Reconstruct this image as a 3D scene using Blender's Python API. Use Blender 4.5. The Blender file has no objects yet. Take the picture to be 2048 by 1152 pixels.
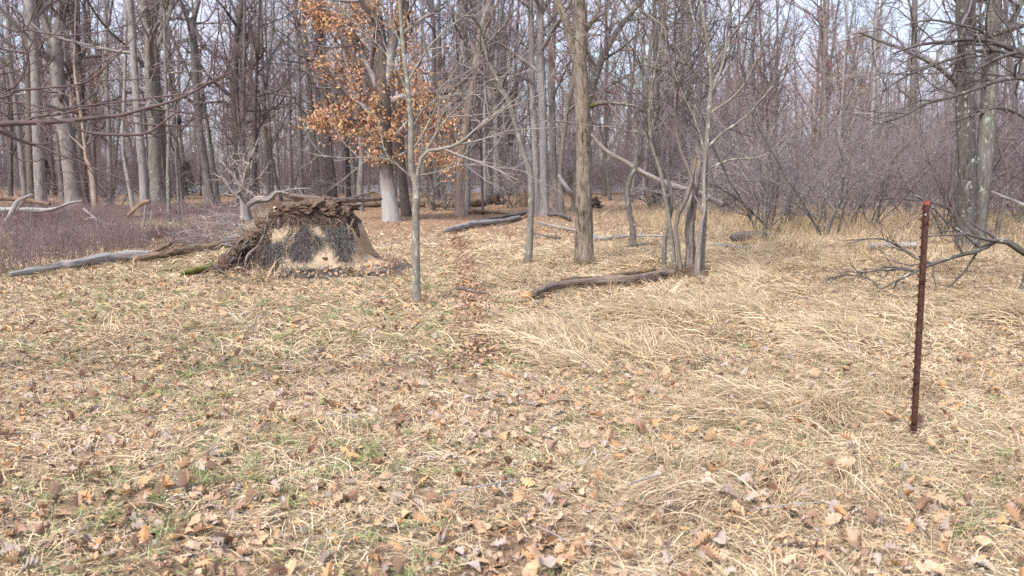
import bpy, math, random
import numpy as np
from mathutils import Vector, Matrix

# ------------------------------------------------------------------ camera, sky, sun, exposure
S = bpy.context.scene
F = 1700.0; HOR = 355.0; PITCH = math.atan((576 - HOR) / F); CZ = 1.5
cam_d = bpy.data.cameras.new('camera'); cam = bpy.data.objects.new('camera', cam_d)
S.collection.objects.link(cam); S.camera = cam
cam_d.sensor_width = 36; cam_d.lens = F / 2048 * 36; cam_d.clip_end = 3000
cam.location = (0, 0, CZ); cam.rotation_euler = (math.pi / 2 - PITCH, 0, 0)
cam_d.dof.use_dof = True; cam_d.dof.focus_distance = 7.5; cam_d.dof.aperture_fstop = 3.2
S.render.engine = 'CYCLES'
S.render.resolution_x = 1024; S.render.resolution_y = 576
S.cycles.max_bounces = 4; S.cycles.diffuse_bounces = 2; S.cycles.glossy_bounces = 1
S.cycles.transmission_bounces = 1; S.cycles.use_denoising = False
S.view_settings.view_transform = 'Standard'; S.view_settings.look = 'None'
S.view_settings.gamma = 1; S.view_settings.use_curve_mapping = False
S.view_settings.exposure = 1.95

SUN_EL, SUN_AZ = math.radians(48), math.radians(215)
W = bpy.data.worlds.new('World'); S.world = W; W.use_nodes = True
nt = W.node_tree; nt.nodes.clear()
wo = nt.nodes.new('ShaderNodeOutputWorld'); wb = nt.nodes.new('ShaderNodeBackground')
sky = nt.nodes.new('ShaderNodeTexSky'); sky.sky_type = 'NISHITA'; sky.sun_disc = False
sky.sun_elevation = SUN_EL; sky.sun_rotation = SUN_AZ; sky.dust_density = 2.0; sky.ozone_density = 1.5
tc = nt.nodes.new('ShaderNodeTexCoord'); mp = nt.nodes.new('ShaderNodeMapping'); mp.inputs['Scale'].default_value = (1, 1, 2.6)
cn = nt.nodes.new('ShaderNodeTexNoise'); cn.inputs['Scale'].default_value = 2.3; cn.inputs['Detail'].default_value = 7; cn.inputs['Roughness'].default_value = .55
cr = nt.nodes.new('ShaderNodeValToRGB'); cr.color_ramp.elements[0].position = .40; cr.color_ramp.elements[1].position = .56
cr.color_ramp.elements[0].color = (.25, .25, .25, 1)
cm = nt.nodes.new('ShaderNodeMixRGB'); cm.inputs[2].default_value = (3.15, 3.35, 4.1, 1)
nt.links.new(tc.outputs['Generated'], mp.inputs[0]); nt.links.new(mp.outputs[0], cn.inputs['Vector'])
nt.links.new(cn.outputs[0], cr.inputs[0]); nt.links.new(cr.outputs[0], cm.inputs[0])
nt.links.new(sky.outputs[0], cm.inputs[1]); nt.links.new(cm.outputs[0], wb.inputs[0]); nt.links.new(wb.outputs[0], wo.inputs[0])
wb.inputs[1].default_value = 0.085
sd = bpy.data.lights.new('sun', 'SUN'); so = bpy.data.objects.new('sun', sd); S.collection.objects.link(so)
sd.energy = 1.5; sd.angle = math.radians(10); sd.color = (1, .97, .93)
sdir = Vector((math.sin(SUN_AZ) * math.cos(SUN_EL), math.cos(SUN_AZ) * math.cos(SUN_EL), math.sin(SUN_EL)))
so.rotation_euler = sdir.to_track_quat('Z', 'Y').to_euler(); so.location = (0, 0, 40)

# ------------------------------------------------------------------ helpers
rng = np.random.default_rng(11); random.seed(5)
U = lambda a, b, n=None: rng.uniform(a, b, n)

def _h(i, j, k, s):
    n = (i * 374761393 + j * 668265263 + k * 1274126177 + s * 974711) & 0xFFFFFFFF
    n = ((n ^ (n >> 13)) * 1274126177) & 0xFFFFFFFF
    n = ((n ^ (n >> 16)) * 2246822519) & 0xFFFFFFFF
    return ((n ^ (n >> 15)) & 0xFFFFFF) / float(0xFFFFFF)

def vn(p, s=0):
    p = np.asarray(p, float); f = np.floor(p).astype(np.int64); t = p - f; t = t * t * (3 - 2 * t)
    r = 0
    for a in (0, 1):
        for b in (0, 1):
            for c in (0, 1):
                w = (t[..., 0] if a else 1 - t[..., 0]) * (t[..., 1] if b else 1 - t[..., 1]) * (t[..., 2] if c else 1 - t[..., 2])
                r = r + w * _h(f[..., 0] + a, f[..., 1] + b, f[..., 2] + c, s)
    return r * 2 - 1

def fbm(p, o=4, s=0):
    p = np.asarray(p, float); r = 0; a = 1; n = 0
    for i in range(o):
        r = r + a * vn(p * 2 ** i, s + i); n += a; a *= .5
    return r / n

def n2(x, y, sc, s=0, o=2):
    x = np.asarray(x, float); y = np.asarray(y, float)
    return fbm(np.stack([x / sc, y / sc, np.full_like(x, .37)], -1), o, s)

def sst(a, b, x):
    t = np.clip((np.asarray(x, float) - a) / (b - a), 0, 1); return t * t * (3 - 2 * t)

def HG(x, y):
    x = np.asarray(x, float); y = np.asarray(y, float)
    near = sst(2, 5, y)
    h = .05 * n2(x, y, 3.1, 1) + .018 * n2(x, y, .7, 2)
    h = h + sst(.3, 2.5, x) * near * (1 - sst(16, 26, y)) * (.075 * n2(x, y, 1.05, 3, 2) + .02)
    h = h + .11 * np.exp(-(((x - 2.75) / .8) ** 2 + ((y - 13.6) / .9) ** 2))      # hummock under the stem clump
    h = h + .25 * sst(30, 60, y) * n2(x, y, 14, 4)
    return h

cp, sp_ = math.cos(PITCH), math.sin(PITCH)
def ray(px, py):
    a = (px - 1024) / F; b = (576 - py) / F
    return np.array([a, cp + b * sp_, -sp_ + b * cp])
def at(px, py, Y):
    d = ray(px, py); return d * (Y / d[1]) + np.array([0, 0, CZ])
def ground(px, py):
    d = ray(px, py); z = 0.
    for _ in range(12):
        t = (z - CZ) / d[2]; p = d * t; z = .5 * z + .5 * float(HG(p[0], p[1]))
    return np.array([p[0], p[1], float(HG(p[0], p[1]))])
def proj(x, y, z):
    v = np.asarray(z) - CZ; dep = y * cp - v * sp_; up = y * sp_ + v * cp
    return 1024 + F * x / dep, 576 - F * up / dep

class Buf:
    def __init__(s): s.v = []; s.f = []; s.m = []; s.bc = []; s.tc = []; s.n = 0
    def add(s, v, f, bc=None, m=0, tint=None):
        v = np.asarray(v, float).reshape(-1, 3); f = np.asarray(f, np.int64)
        s.v.append(v); s.f.append(f + s.n); s.m.append(np.full(len(f), m)); s.n += len(v)
        s.bc.append(v.copy() if bc is None else bc.reshape(-1, 3))
        s.tc.append(np.full((len(v), 3), 1.0) if tint is None else np.broadcast_to(np.asarray(tint, float), (len(v), 3)))
    def tube(s, P, R, sides=3, m=0, tint=None, s0=0., disp=None, cap=False):
        P = np.asarray(P, float); R = np.asarray(R, float)
        if P.ndim == 2: P = P[None]; R = R[None]
        N, K, _ = P.shape
        if N == 0: return
        T = np.gradient(P, axis=1); T /= np.linalg.norm(T, axis=2, keepdims=True) + 1e-9
        mt = T.mean(1); ref = np.zeros((N, 3)); ref[np.arange(N), np.argmin(np.abs(mt), 1)] = 1
        A = np.cross(T, ref[:, None]); A /= np.linalg.norm(A, axis=2, keepdims=True) + 1e-9
        B = np.cross(T, A)
        seg = np.linalg.norm(np.diff(P, axis=1), axis=2); L = np.concatenate([np.zeros((N, 1)), np.cumsum(seg, 1)], 1) + s0
        th = np.arange(sides) * 2 * np.pi / sides
        c, n_ = np.cos(th), np.sin(th)
        off0 = np.array(rng.uniform(0, 50, (N, 1, 1)))
        rr = R[:, :, None] * np.ones(sides)
        bc = np.stack([R[:, :, None] * c + off0, R[:, :, None] * n_, np.broadcast_to(L[:, :, None], (N, K, sides)) + 0 * off0], -1)
        if disp is not None: rr = rr * (1 + disp(bc, L, th, R))
        V = P[:, :, None] + rr[..., None] * (c[:, None] * A[:, :, None] + n_[:, None] * B[:, :, None])
        i = (np.arange(N) * K * sides)[:, None, None] + (np.arange(K - 1) * sides)[None, :, None] + np.arange(sides)[None, None]
        j = np.roll(np.arange(sides), -1) - np.arange(sides)
        q = np.stack([i, i + j, i + j + sides, i + sides], -1).reshape(-1, 4)
        if tint is not None and np.ndim(tint) == 2: tint = np.repeat(tint, K * sides, 0)
        base = s.n
        s.add(V, q, bc, m, tint)
        if cap:
            for e in (0, K - 1):
                n0 = base + e * sides
                cv = P[0, e] + (0 if e else -1) * T[0, e] * 0
                s.add(cv[None], np.array([[0, 0, 0, 0]]), None, m + 1 if cap == 2 else m, tint if tint is None or np.ndim(tint) == 1 else tint[:1])
                ci = s.n - 1
                fs = np.stack([np.arange(sides) + n0, np.roll(np.arange(sides), -1) + n0, np.full(sides, ci), np.full(sides, -1)], 1)
                s.f[-1] = fs if e == K - 1 else fs[:, [1, 0, 2, 3]]
                s.m[-1] = np.full(sides, m + 1 if cap == 2 else m)
    def mesh(s, name, mats, smooth=True):
        me = bpy.data.meshes.new(name)
        v = np.concatenate(s.v); bc = np.concatenate(s.bc); tcn = np.concatenate(s.tc)
        fs, ms, ls = [], [], []
        for f, m in zip(s.f, s.m):
            if f.shape[1] == 3: f = np.concatenate([f, np.full((len(f), 1), -1 - 0)], 1) if True else f
            fs.append(f); ms.append(m)
        f = np.concatenate(fs); m = np.concatenate(ms)
        quad = f[:, 3] >= 0
        # triangles carry a negative last index (offset by add)
        tot = np.where(quad, 4, 3); start = np.concatenate([[0], np.cumsum(tot)[:-1]])
        keep = np.ones_like(f, bool); keep[~quad, 3] = False
        loops = f[keep]
        me.vertices.add(len(v)); me.vertices.foreach_set('co', v.ravel().astype(np.float32))
        me.loops.add(len(loops)); me.loops.foreach_set('vertex_index', loops.astype(np.int32))
        me.polygons.add(len(f)); me.polygons.foreach_set('loop_start', start.astype(np.int32))
        me.polygons.foreach_set('loop_total', tot.astype(np.int32))
        me.polygons.foreach_set('material_index', m.astype(np.int32))
        me.polygons.foreach_set('use_smooth', np.full(len(f), smooth))
        for mm in mats: me.materials.append(mm)
        a = me.attributes.new('bc', 'FLOAT_VECTOR', 'POINT'); a.data.foreach_set('vector', bc.ravel().astype(np.float32))
        a = me.attributes.new('tint', 'FLOAT_VECTOR', 'POINT'); a.data.foreach_set('vector', tcn.ravel().astype(np.float32))
        me.update(calc_edges=True)
        return me
    def build(s, name, mats, parent=None, smooth=True, loc=None):
        return link(name, s.mesh(name, mats if isinstance(mats, (list, tuple)) else [mats], smooth), parent, loc)

def tri_safe(f):  # triangles as quads with -huge last index so that offsets keep them negative
    f = np.asarray(f, np.int64); return np.concatenate([f, np.full((len(f), 1), -10 ** 9)], 1)

def link(name, data, parent=None, loc=None):
    o = bpy.data.objects.new(name, data); S.collection.objects.link(o)
    if parent: o.parent = parent
    if loc is not None: o.location = loc
    return o
def thing(name, label, cat, loc=(0, 0, 0), group=None):
    o = link(name, None, None, [float(q) for q in loc]); o.empty_display_size = .2
    o['label'] = label; o['category'] = cat
    if group: o['group'] = group
    return o
def tag(o, label=None, cat=None, group=None, kind=None):
    for k, v in (('label', label), ('category', cat), ('group', group), ('kind', kind)):
        if v: o[k] = v
    return o
def copy_tree(o, parent=None):
    c = o.copy(); S.collection.objects.link(c); c.parent = parent
    for ch in o.children: copy_tree(ch, c)
    return c

ORD = 'leftmost second third fourth fifth sixth seventh eighth ninth tenth eleventh twelfth thirteenth fourteenth fifteenth sixteenth seventeenth eighteenth nineteenth twentieth'.split()
def ordinals(items, cat, tail=''):
    """items: (object, what, px); alike things in one place are told apart by their order from the left"""
    by = {}
    for o, w, px in items: by.setdefault(w, []).append((px, o))
    for w, q in by.items():
        q.sort(key=lambda e: e[0])
        for i, (px, o) in enumerate(q):
            lab = ('the only ' + w) if len(q) == 1 else '%s of the %s' % (ORD[i] if i == 0 else ORD[min(i, 19)] + ' from left', w)
            tag(o, lab + tail, cat, w)

def spline(pts, n):
    pts = np.asarray(pts, float)
    if len(pts) == 2: t = np.linspace(0, 1, n)[:, None]; return pts[0] * (1 - t) + pts[1] * t
    p = np.vstack([2 * pts[0] - pts[1], pts, 2 * pts[-1] - pts[-2]])
    L = np.concatenate([[0], np.cumsum(np.linalg.norm(np.diff(pts[:, :3], axis=0), axis=1))])
    u = np.interp(np.linspace(0, L[-1], n), L, np.arange(len(pts)))
    i = np.minimum(u.astype(int), len(pts) - 2); t = (u - i)[:, None]
    a, b, c, d = p[i], p[i + 1], p[i + 2], p[i + 3]
    return .5 * (2 * b + (c - a) * t + (2 * a - 5 * b + 4 * c - d) * t ** 2 + (3 * b - a - 3 * c + d) * t ** 3)

def grow(P, R, n, t0=.2, t1=1., ang=50, angj=15, lf=.5, lj=.35, K=5, rr=.6, rmin=.003, wob=.25, up=.1, fall=.5, flat=0, rmax=9., lmin=.0):
    P = np.asarray(P); R = np.asarray(R)
    if P.ndim == 2: P = P[None]; R = R[None]
    N, KP, _ = P.shape
    PL = np.linalg.norm(np.diff(P, axis=1), axis=2).sum(1)
    t = t0 + (t1 - t0) * (np.arange(n)[None] + rng.random((N, n))) / n
    x = np.clip(t * (KP - 1), 0, KP - 1.001); i = x.astype(int); fr = (x - i)[..., None]
    a = np.take_along_axis(P, i[..., None].repeat(3, 2), 1); b = np.take_along_axis(P, (i + 1)[..., None].repeat(3, 2), 1)
    pos = a * (1 - fr) + b * fr; T = b - a; T /= np.linalg.norm(T, axis=2, keepdims=True) + 1e-9
    r0 = np.take_along_axis(R, i, 1) * (1 - fr[..., 0]) + np.take_along_axis(R, i + 1, 1) * fr[..., 0]
    ref = np.where(np.abs(T[..., 2:3]) > .9, np.array([1., 0, 0]), np.array([0, 0, 1.]))
    A = np.cross(T, ref); A /= np.linalg.norm(A, axis=2, keepdims=True); B = np.cross(T, A)
    ph = np.arange(n)[None] * 2.4 + rng.uniform(0, 6.28, (N, 1)) + rng.normal(0, .5, (N, n))
    if flat: ph = np.where(rng.random((N, n)) < .5, 0, np.pi) + rng.normal(0, 1 - flat, (N, n)) + 0.
    an = np.radians(rng.normal(ang, angj, (N, n)))
    d = np.cos(an)[..., None] * T + np.sin(an)[..., None] * (np.cos(ph)[..., None] * A + np.sin(ph)[..., None] * B)
    L = np.maximum(PL[:, None] * lf * (1 - fall * t) * (1 + rng.uniform(-lj, lj, (N, n))), lmin)
    pos = pos.reshape(-1, 3); d = d.reshape(-1, 3); L = L.ravel(); r0 = np.minimum(np.maximum(r0.ravel() * rr, rmin), rmax)
    out = [pos]; step = (L / (K - 1))[:, None]
    for k in range(K - 1):
        d = d + rng.normal(0, wob, d.shape); d[:, 2] += up
        d /= np.linalg.norm(d, axis=1, keepdims=True); pos = pos + d * step; out.append(pos)
    C = np.stack(out, 1); tt = np.linspace(0, 1, K)[None]
    CR = r0[:, None] * (1 - .75 * tt) + rmin * .3
    return C, CR

# ------------------------------------------------------------------ materials
def mat(name):
    m = bpy.data.materials.new(name); m.use_nodes = True; n = m.node_tree.nodes; l = m.node_tree.links
    b = n['Principled BSDF']; b.inputs['Roughness'].default_value = .9; b.inputs['Specular IOR Level'].default_value = .2
    return m, n, l, b
def mix(n, l, f, a, b, mode='MIX'):
    x = n.new('ShaderNodeMixRGB'); x.blend_type = mode
    for i, v in ((0, f), (1, a), (2, b)):
        if hasattr(v, 'node'): l.new(v, x.inputs[i])
        elif i == 0: x.inputs[0].default_value = v
        else: x.inputs[i].default_value = (*v, 1)
    return x.outputs[0]
def noise(n, l, vec, scale, detail=4, rough=.6):
    x = n.new('ShaderNodeTexNoise'); x.inputs['Scale'].default_value = scale; x.inputs['Detail'].default_value = detail; x.inputs['Roughness'].default_value = rough
    if vec: l.new(vec, x.inputs['Vector'])
    return x.outputs[0]
def ramp(n, l, v, a, b, ca=(0, 0, 0), cb=(1, 1, 1)):
    x = n.new('ShaderNodeValToRGB'); l.new(v, x.inputs[0]); e = x.color_ramp.elements
    e[0].position = a; e[1].position = b; e[0].color = (*ca, 1); e[1].color = (*cb, 1); return x.outputs[0]
def attr(n, name, typ='GEOMETRY'):
    x = n.new('ShaderNodeAttribute'); x.attribute_name = name; x.attribute_type = typ; return x
def mapping(n, l, v, sc):
    x = n.new('ShaderNodeMapping'); l.new(v, x.inputs[0]); x.inputs['Scale'].default_value = sc; return x.outputs[0]
def math_(n, l, op, a, b):
    x = n.new('ShaderNodeMath'); x.operation = op
    for i, v in ((0, a), (1, b)):
        if hasattr(v, 'node'): l.new(v, x.inputs[i])
        else: x.inputs[i].default_value = v
    return x.outputs[0]
def bump(n, l, b, h, st, dist):
    x = n.new('ShaderNodeBump'); x.inputs['Strength'].default_value = st; x.inputs['Distance'].default_value = dist
    l.new(h, x.inputs['Height']); l.new(x.outputs[0], b.inputs['Normal'])

def bark(name, dark, light, sx=30, sz=5, lichen=None, la=.6, moss=0, foot=None, var=.3, bst=.8, bd=.02):
    m, n, l, b = mat(name); A = attr(n, 'bc').outputs['Vector']
    v = mapping(n, l, A, (sx, sx, sz)); r1 = noise(n, l, v, 1, 5, .65)
    v2 = mapping(n, l, A, (4, 4, 1.3)); r2 = noise(n, l, v2, 1, 3)
    c = mix(n, l, ramp(n, l, r1, .36, .64), dark, light)
    c = mix(n, l, math_(n, l, 'MULTIPLY', ramp(n, l, r2, .35, .7), .5), c, tuple(min(1, q * 1.25) for q in light))
    if lichen:
        v3 = mapping(n, l, A, (9, 9, 5)); r3 = noise(n, l, v3, 1.3, 6, .7)
        c = mix(n, l, ramp(n, l, r3, la, la + .05), c, lichen)
    sep = n.new('ShaderNodeSeparateXYZ'); l.new(A, sep.inputs[0])
    if foot:
        z = math_(n, l, 'ADD', sep.outputs[2], math_(n, l, 'MULTIPLY', r2, 1.2)); f = n.new('ShaderNodeMapRange')
        l.new(z, f.inputs[0]); f.inputs[1].default_value = foot[1] + .9; f.inputs[2].default_value = foot[1] + .1; 
        fc = mix(n, l, ramp(n, l, r1, .3, .7), tuple(q * .7 for q in foot[0]), foot[0])
        c = mix(n, l, f.outputs[0], c, fc)
    if moss:
        f = n.new('ShaderNodeMapRange'); z = math_(n, l, 'SUBTRACT', sep.outputs[2], math_(n, l, 'MULTIPLY', r1, 1.2 * moss))
        l.new(z, f.inputs[0]); f.inputs[1].default_value = 0; f.inputs[2].default_value = -moss * .35
        c = mix(n, l, f.outputs[0], c, (.07, .075, .02))
    if var:
        oi = n.new('ShaderNodeObjectInfo'); x = n.new('ShaderNodeMapRange'); l.new(oi.outputs['Random'], x.inputs[0])
        x.inputs[3].default_value = 1 - var; x.inputs[4].default_value = 1 + var
        c = mix(n, l, 1., c, x.outputs[0], 'MULTIPLY')
    l.new(c, b.inputs['Base Color']); bump(n, l, b, r1, bst, bd)
    return m

LICH = (.34, .36, .29)
M = {}
M['grey'] = bark('grey_bark', (.085, .075, .07), (.26, .235, .22), 26, 4, LICH, .62)
M['brown'] = bark('brown_bark', (.065, .052, .044), (.20, .168, .145), 24, 5, LICH, .66)
M['dark'] = bark('dark_bark', (.05, .042, .04), (.145, .125, .118), 22, 4, LICH, .68)
M['lich'] = bark('lichened_bark', (.075, .067, .058), (.19, .172, .15), 24, 5, (.34, .38, .29), .58, var=.1)
M['ridge'] = bark('ridged_bark', (.035, .026, .018), (.28, .23, .18), 26, 6.5, (.2, .19, .07), .66, moss=.35, var=0, bst=1, bd=.03)
M['oak'] = bark('oak_bark', (.06, .048, .042), (.165, .135, .115), 22, 3, LICH, .68, foot=((.38, .355, .335), 1.5), var=0)
M['snag'] = bark('snag_bark', (.055, .042, .036), (.31, .27, .24), 30, 3, (.42, .42, .36), .60, var=0, bst=1, bd=.03)
M['crab'] = bark('crabapple_bark', (.038, .033, .03), (.12, .105, .096), 24, 5, (.36, .40, .32), .585, var=0)
M['peel'] = bark('peeled_wood', (.15, .11, .09), (.36, .28, .225), 14, 2, (.12, .09, .07), .62, var=.1)
M['silver'] = bark('weathered_wood', (.13, .115, .105), (.36, .33, .31), 22, 2, (.08, .06, .05), .62, var=.12)
M['rot'] = bark('rotting_wood', (.07, .045, .03), (.26, .18, .12), 22, 3, (.32, .16, .07), .6, var=.1)
M['logbark'] = bark('log_bark', (.05, .036, .028), (.20, .155, .125), 26, 4, (.30, .28, .25), .62, var=.1)
M['slim'] = bark('slim_trunk_bark', (.12, .105, .085), (.235, .21, .175), 18, 14, (.38, .42, .33), .56, var=.05, bd=.008)
def plain(name, cols, rough=.9, var=.25, spec=.2, twoside=0):
    m, n, l, b = mat(name); oi = n.new('ShaderNodeObjectInfo')
    t = attr(n, 'tint').outputs['Vector']
    x = n.new('ShaderNodeValToRGB'); l.new(oi.outputs['Random'], x.inputs[0]); e = x.color_ramp.elements
    if len(cols) == 1: cols = [cols[0], cols[0]]
    while len(e) < len(cols): e.new(.5)
    for i, c in enumerate(cols): e[i].position = i / max(1, len(cols) - 1); e[i].color = (*c, 1)
    c = mix(n, l, 1., x.outputs[0], t, 'MULTIPLY')
    l.new(c, b.inputs['Base Color']); b.inputs['Roughness'].default_value = rough; b.inputs['Specular IOR Level'].default_value = spec
    return m
M['twig'] = plain('bare_twigs', [(.24, .19, .19), (.18, .145, .15), (.29, .245, .24)])
M['redtwig'] = plain('reddish_twigs', [(.30, .175, .165), (.24, .145, .145)])
M['thicket'] = plain('thicket_twigs', [(.21, .17, .185), (.165, .135, .15), (.25, .21, .22)])
M['bramble'] = plain('bramble_stems', [(.20, .13, .12), (.26, .18, .16), (.17, .125, .125)])
M['darktwig'] = plain('dark_twigs', [(.10, .085, .082), (.12, .10, .10)])
M['paletwig'] = plain('pale_twigs', [(.27, .23, .20), (.30, .27, .24)])
M['budtwig'] = plain('purple_brown_twigs', [(.115, .083, .078)])
M['straw'] = plain('dry_grass', [(.585, .45, .29), (.50, .375, .235), (.67, .54, .375)])
M['tallgrass'] = plain('tall_dry_grass', [(.52, .39, .25), (.45, .33, .20), (.58, .46, .31)])
M['green'] = plain('green_grass', [(.20, .26, .09), (.31, .34, .16), (.17, .23, .09)])
M['leafmats'] = {
 'tan': plain('tan_leaf', [(.54, .345, .21), (.46, .29, .18), (.60, .43, .30)], .7),
 'brown': plain('brown_leaf', [(.36, .225, .155), (.26, .155, .105), (.43, .295, .21)], .7),
 'orange': plain('orange_leaf', [(.50, .27, .13), (.56, .34, .18), (.44, .22, .10)], .65),
 'grey': plain('grey_leaf', [(.36, .285, .24), (.44, .36, .305), (.28, .215, .185)], .75)}
M['oakleaf'] = plain('clinging_oak_leaf', [(.50, .295, .165)], .6)
M['pine'] = plain('pine_needles', [(.03, .07, .025)])

# ------------------------------------------------------------------ zones of the ground (by place)
def zones(x, y):
    px, py = proj(x, np.maximum(y, .6), 0 * np.asarray(x))
    py = np.where(np.asarray(y) < 1.2, 2500, py)
    nz = n2(x, y, 1.6, 21); nz2 = n2(x, y, .55, 22)
    right = sst(900, 1250, px + 160 * nz + np.clip((py - 640) * -.15, -120, 60))
    right = right * (1 - .4 * sst(860, 1100, py))
    far = sst(515, 450, py + 14 * nz)
    floor = far * (1 - sst(1250, 1420, px + 60 * nz)) * sst(440, 520, px)
    d = np.abs(px - np.interp(py, [430, 480, 560, 640, 700, 1200], [905, 922, 940, 950, 955, 900]) - 12 * nz2)
    path = np.exp(-(d / np.interp(py, [430, 600, 700], [8, 16, 24])) ** 2) * sst(720, 660, py)
    straw = np.clip(right * (1 - floor) * 1.0 + .45 + .55 * nz, .08, 1) * (1 - .8 * path) * (1 - .9 * floor)
    straw = straw * (1 - .5 * sst(760, 1150, py) * (right < .99) * (1 - right))
    leaf = np.clip(.68 - .5 * right + .45 * nz2 - .45 * nz + floor * .5 + 2 * path + .38 * sst(800, 1100, py), .14, 1.6)
    green = np.clip((n2(x, y, 1.15, 23) + .14) * 2.4, 0, 1) * (1 - .45 * right) * (1 - floor) * sst(470, 560, py)
    return px, py, straw, leaf, green, floor, path, right

# ground sheet
def axis(lo, hi, fine_lo, fine_hi, st, g):
    a = list(np.arange(fine_lo, fine_hi, st)); d = st; x = fine_hi
    while x < hi: a.append(x); d *= g; x += d
    a.append(hi); d = st; x = fine_lo - st; p = []
    while x > lo: p.append(x); d *= g; x -= d
    p.append(lo); return np.array(p[::-1] + a)
gx = axis(-900, 900, -9, 10, .09, 1.12); gy = axis(-60, 1300, 1.5, 17, .09, 1.1)
X, Y = np.meshgrid(gx, gy, indexing='ij')
Z = HG(X, Y)
Zb = Z + .008 * n2(X, Y, .12, 9)
_, _, zs, zl, zg, zf, zp, zr = zones(X, Y)
gb = Buf(); nx, ny = X.shape; ii = (np.arange(nx - 1)[:, None] * ny + np.arange(ny - 1)[None]).ravel()
gb.add(np.stack([X, Y, Zb], -1), np.stack([ii, ii + ny, ii + ny + 1, ii + 1], 1), None, 0, np.stack([zs, zl, zg + 0 * zs], -1).reshape(-1, 3))
m, n, l, b = mat('forest_ground')
tco = attr(n, 'bc').outputs['Vector']
ti = n.new('ShaderNodeSeparateXYZ'); l.new(attr(n, 'tint').outputs['Vector'], ti.inputs[0])
f1 = noise(n, l, tco, 45, 6, .75); f2 = noise(n, l, tco, 9, 5, .7); f3 = noise(n, l, tco, 1.2, 4, .6)
vor = n.new('ShaderNodeTexVoronoi'); vor.inputs['Scale'].default_value = 17; l.new(tco, vor.inputs['Vector'])
vs = n.new('ShaderNodeSeparateColor'); l.new(vor.outputs['Color'], vs.inputs[0])
lf = ramp(n, l, vs.outputs[0], 0, 1, (.14, .085, .055), (.46, .29, .18)); x = lf.node.color_ramp.elements.new(.5); x.color = (.28, .165, .10, 1)
stc = ramp(n, l, f1, .32, .68, (.20, .145, .095), (.55, .42, .28))
soil = ramp(n, l, f1, .3, .7, (.085, .062, .048), (.24, .175, .125))
c = mix(n, l, ramp(n, l, f2, .38, .62), soil, stc)
lm = math_(n, l, 'MULTIPLY', ti.outputs[1], math_(n, l, 'ADD', ramp(n, l, f2, .35, .6), .25))
c = mix(n, l, math_(n, l, 'MINIMUM', math_(n, l, 'MULTIPLY', lm, .9), .85), c, lf)
c = mix(n, l, math_(n, l, 'MULTIPLY', math_(n, l, 'MULTIPLY', ti.outputs[0], ramp(n, l, f3, .3, .6)), .55), c, stc)
c = mix(n, l, math_(n, l, 'MULTIPLY', ti.outputs[2], .22), c, (.16, .2, .06))
l.new(c, b.inputs['Base Color']); bump(n, l, b, f1, .9, .03)
gnd = gb.build('ground', m); gnd['kind'] = 'structure'

# ------------------------------------------------------------------ scattering (geometry nodes, true geometry)
def scatter(name, srcs, pos, rot, scl, idx, tint=None, label=None):
    col = bpy.data.collections.new(name + '_sources')
    for i, me in enumerate(srcs):
        o = bpy.data.objects.new('source_%03d_%s' % (i, name), me); col.objects.link(o)
    me = bpy.data.meshes.new(name); me.vertices.add(len(pos)); me.vertices.foreach_set('co', np.asarray(pos, np.float32).ravel())
    a = me.attributes.new('rot', 'FLOAT_VECTOR', 'POINT'); a.data.foreach_set('vector', np.asarray(rot, np.float32).ravel())
    a = me.attributes.new('scl', 'FLOAT', 'POINT'); a.data.foreach_set('value', np.asarray(scl, np.float32).ravel())
    a = me.attributes.new('idx', 'INT', 'POINT'); a.data.foreach_set('value', np.asarray(idx, np.int32).ravel())
    o = link(name, me); o['kind'] = 'stuff'
    g = bpy.data.node_groups.new(name, 'GeometryNodeTree')
    g.interface.new_socket('Geometry', in_out='INPUT', socket_type='NodeSocketGeometry')
    g.interface.new_socket('Geometry', in_out='OUTPUT', socket_type='NodeSocketGeometry')
    gi = g.nodes.new('NodeGroupInput'); go = g.nodes.new('NodeGroupOutput')
    ci = g.nodes.new('GeometryNodeCollectionInfo'); ci.inputs['Collection'].default_value = col
    ci.inputs['Separate Children'].default_value = True; ci.inputs['Reset Children'].default_value = True
    ip = g.nodes.new('GeometryNodeInstanceOnPoints'); ip.inputs['Pick Instance'].default_value = True
    def na(nm, t):
        q = g.nodes.new('GeometryNodeInputNamedAttribute'); q.data_type = t; q.inputs['Name'].default_value = nm; return q.outputs[0]
    e = g.nodes.new('FunctionNodeEulerToRotation'); g.links.new(na('rot', 'FLOAT_VECTOR'), e.inputs[0])
    g.links.new(gi.outputs[0], ip.inputs['Points']); g.links.new(ci.outputs[0], ip.inputs['Instance'])
    g.links.new(na('idx', 'INT'), ip.inputs['Instance Index']); g.links.new(e.outputs[0], ip.inputs['Rotation'])
    g.links.new(na('scl', 'FLOAT'), ip.inputs['Scale']); g.links.new(ip.outputs[0], go.inputs[0])
    mo = o.modifiers.new('scatter', 'NODES'); mo.node_group = g
    return o

def wedge(n, y0, y1, half=.68, xo=.6):
    y = np.sqrt(U(y0 ** 2, y1 ** 2, n)); x = U(-1, 1, n) * (half * y + xo); return x, y

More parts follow.
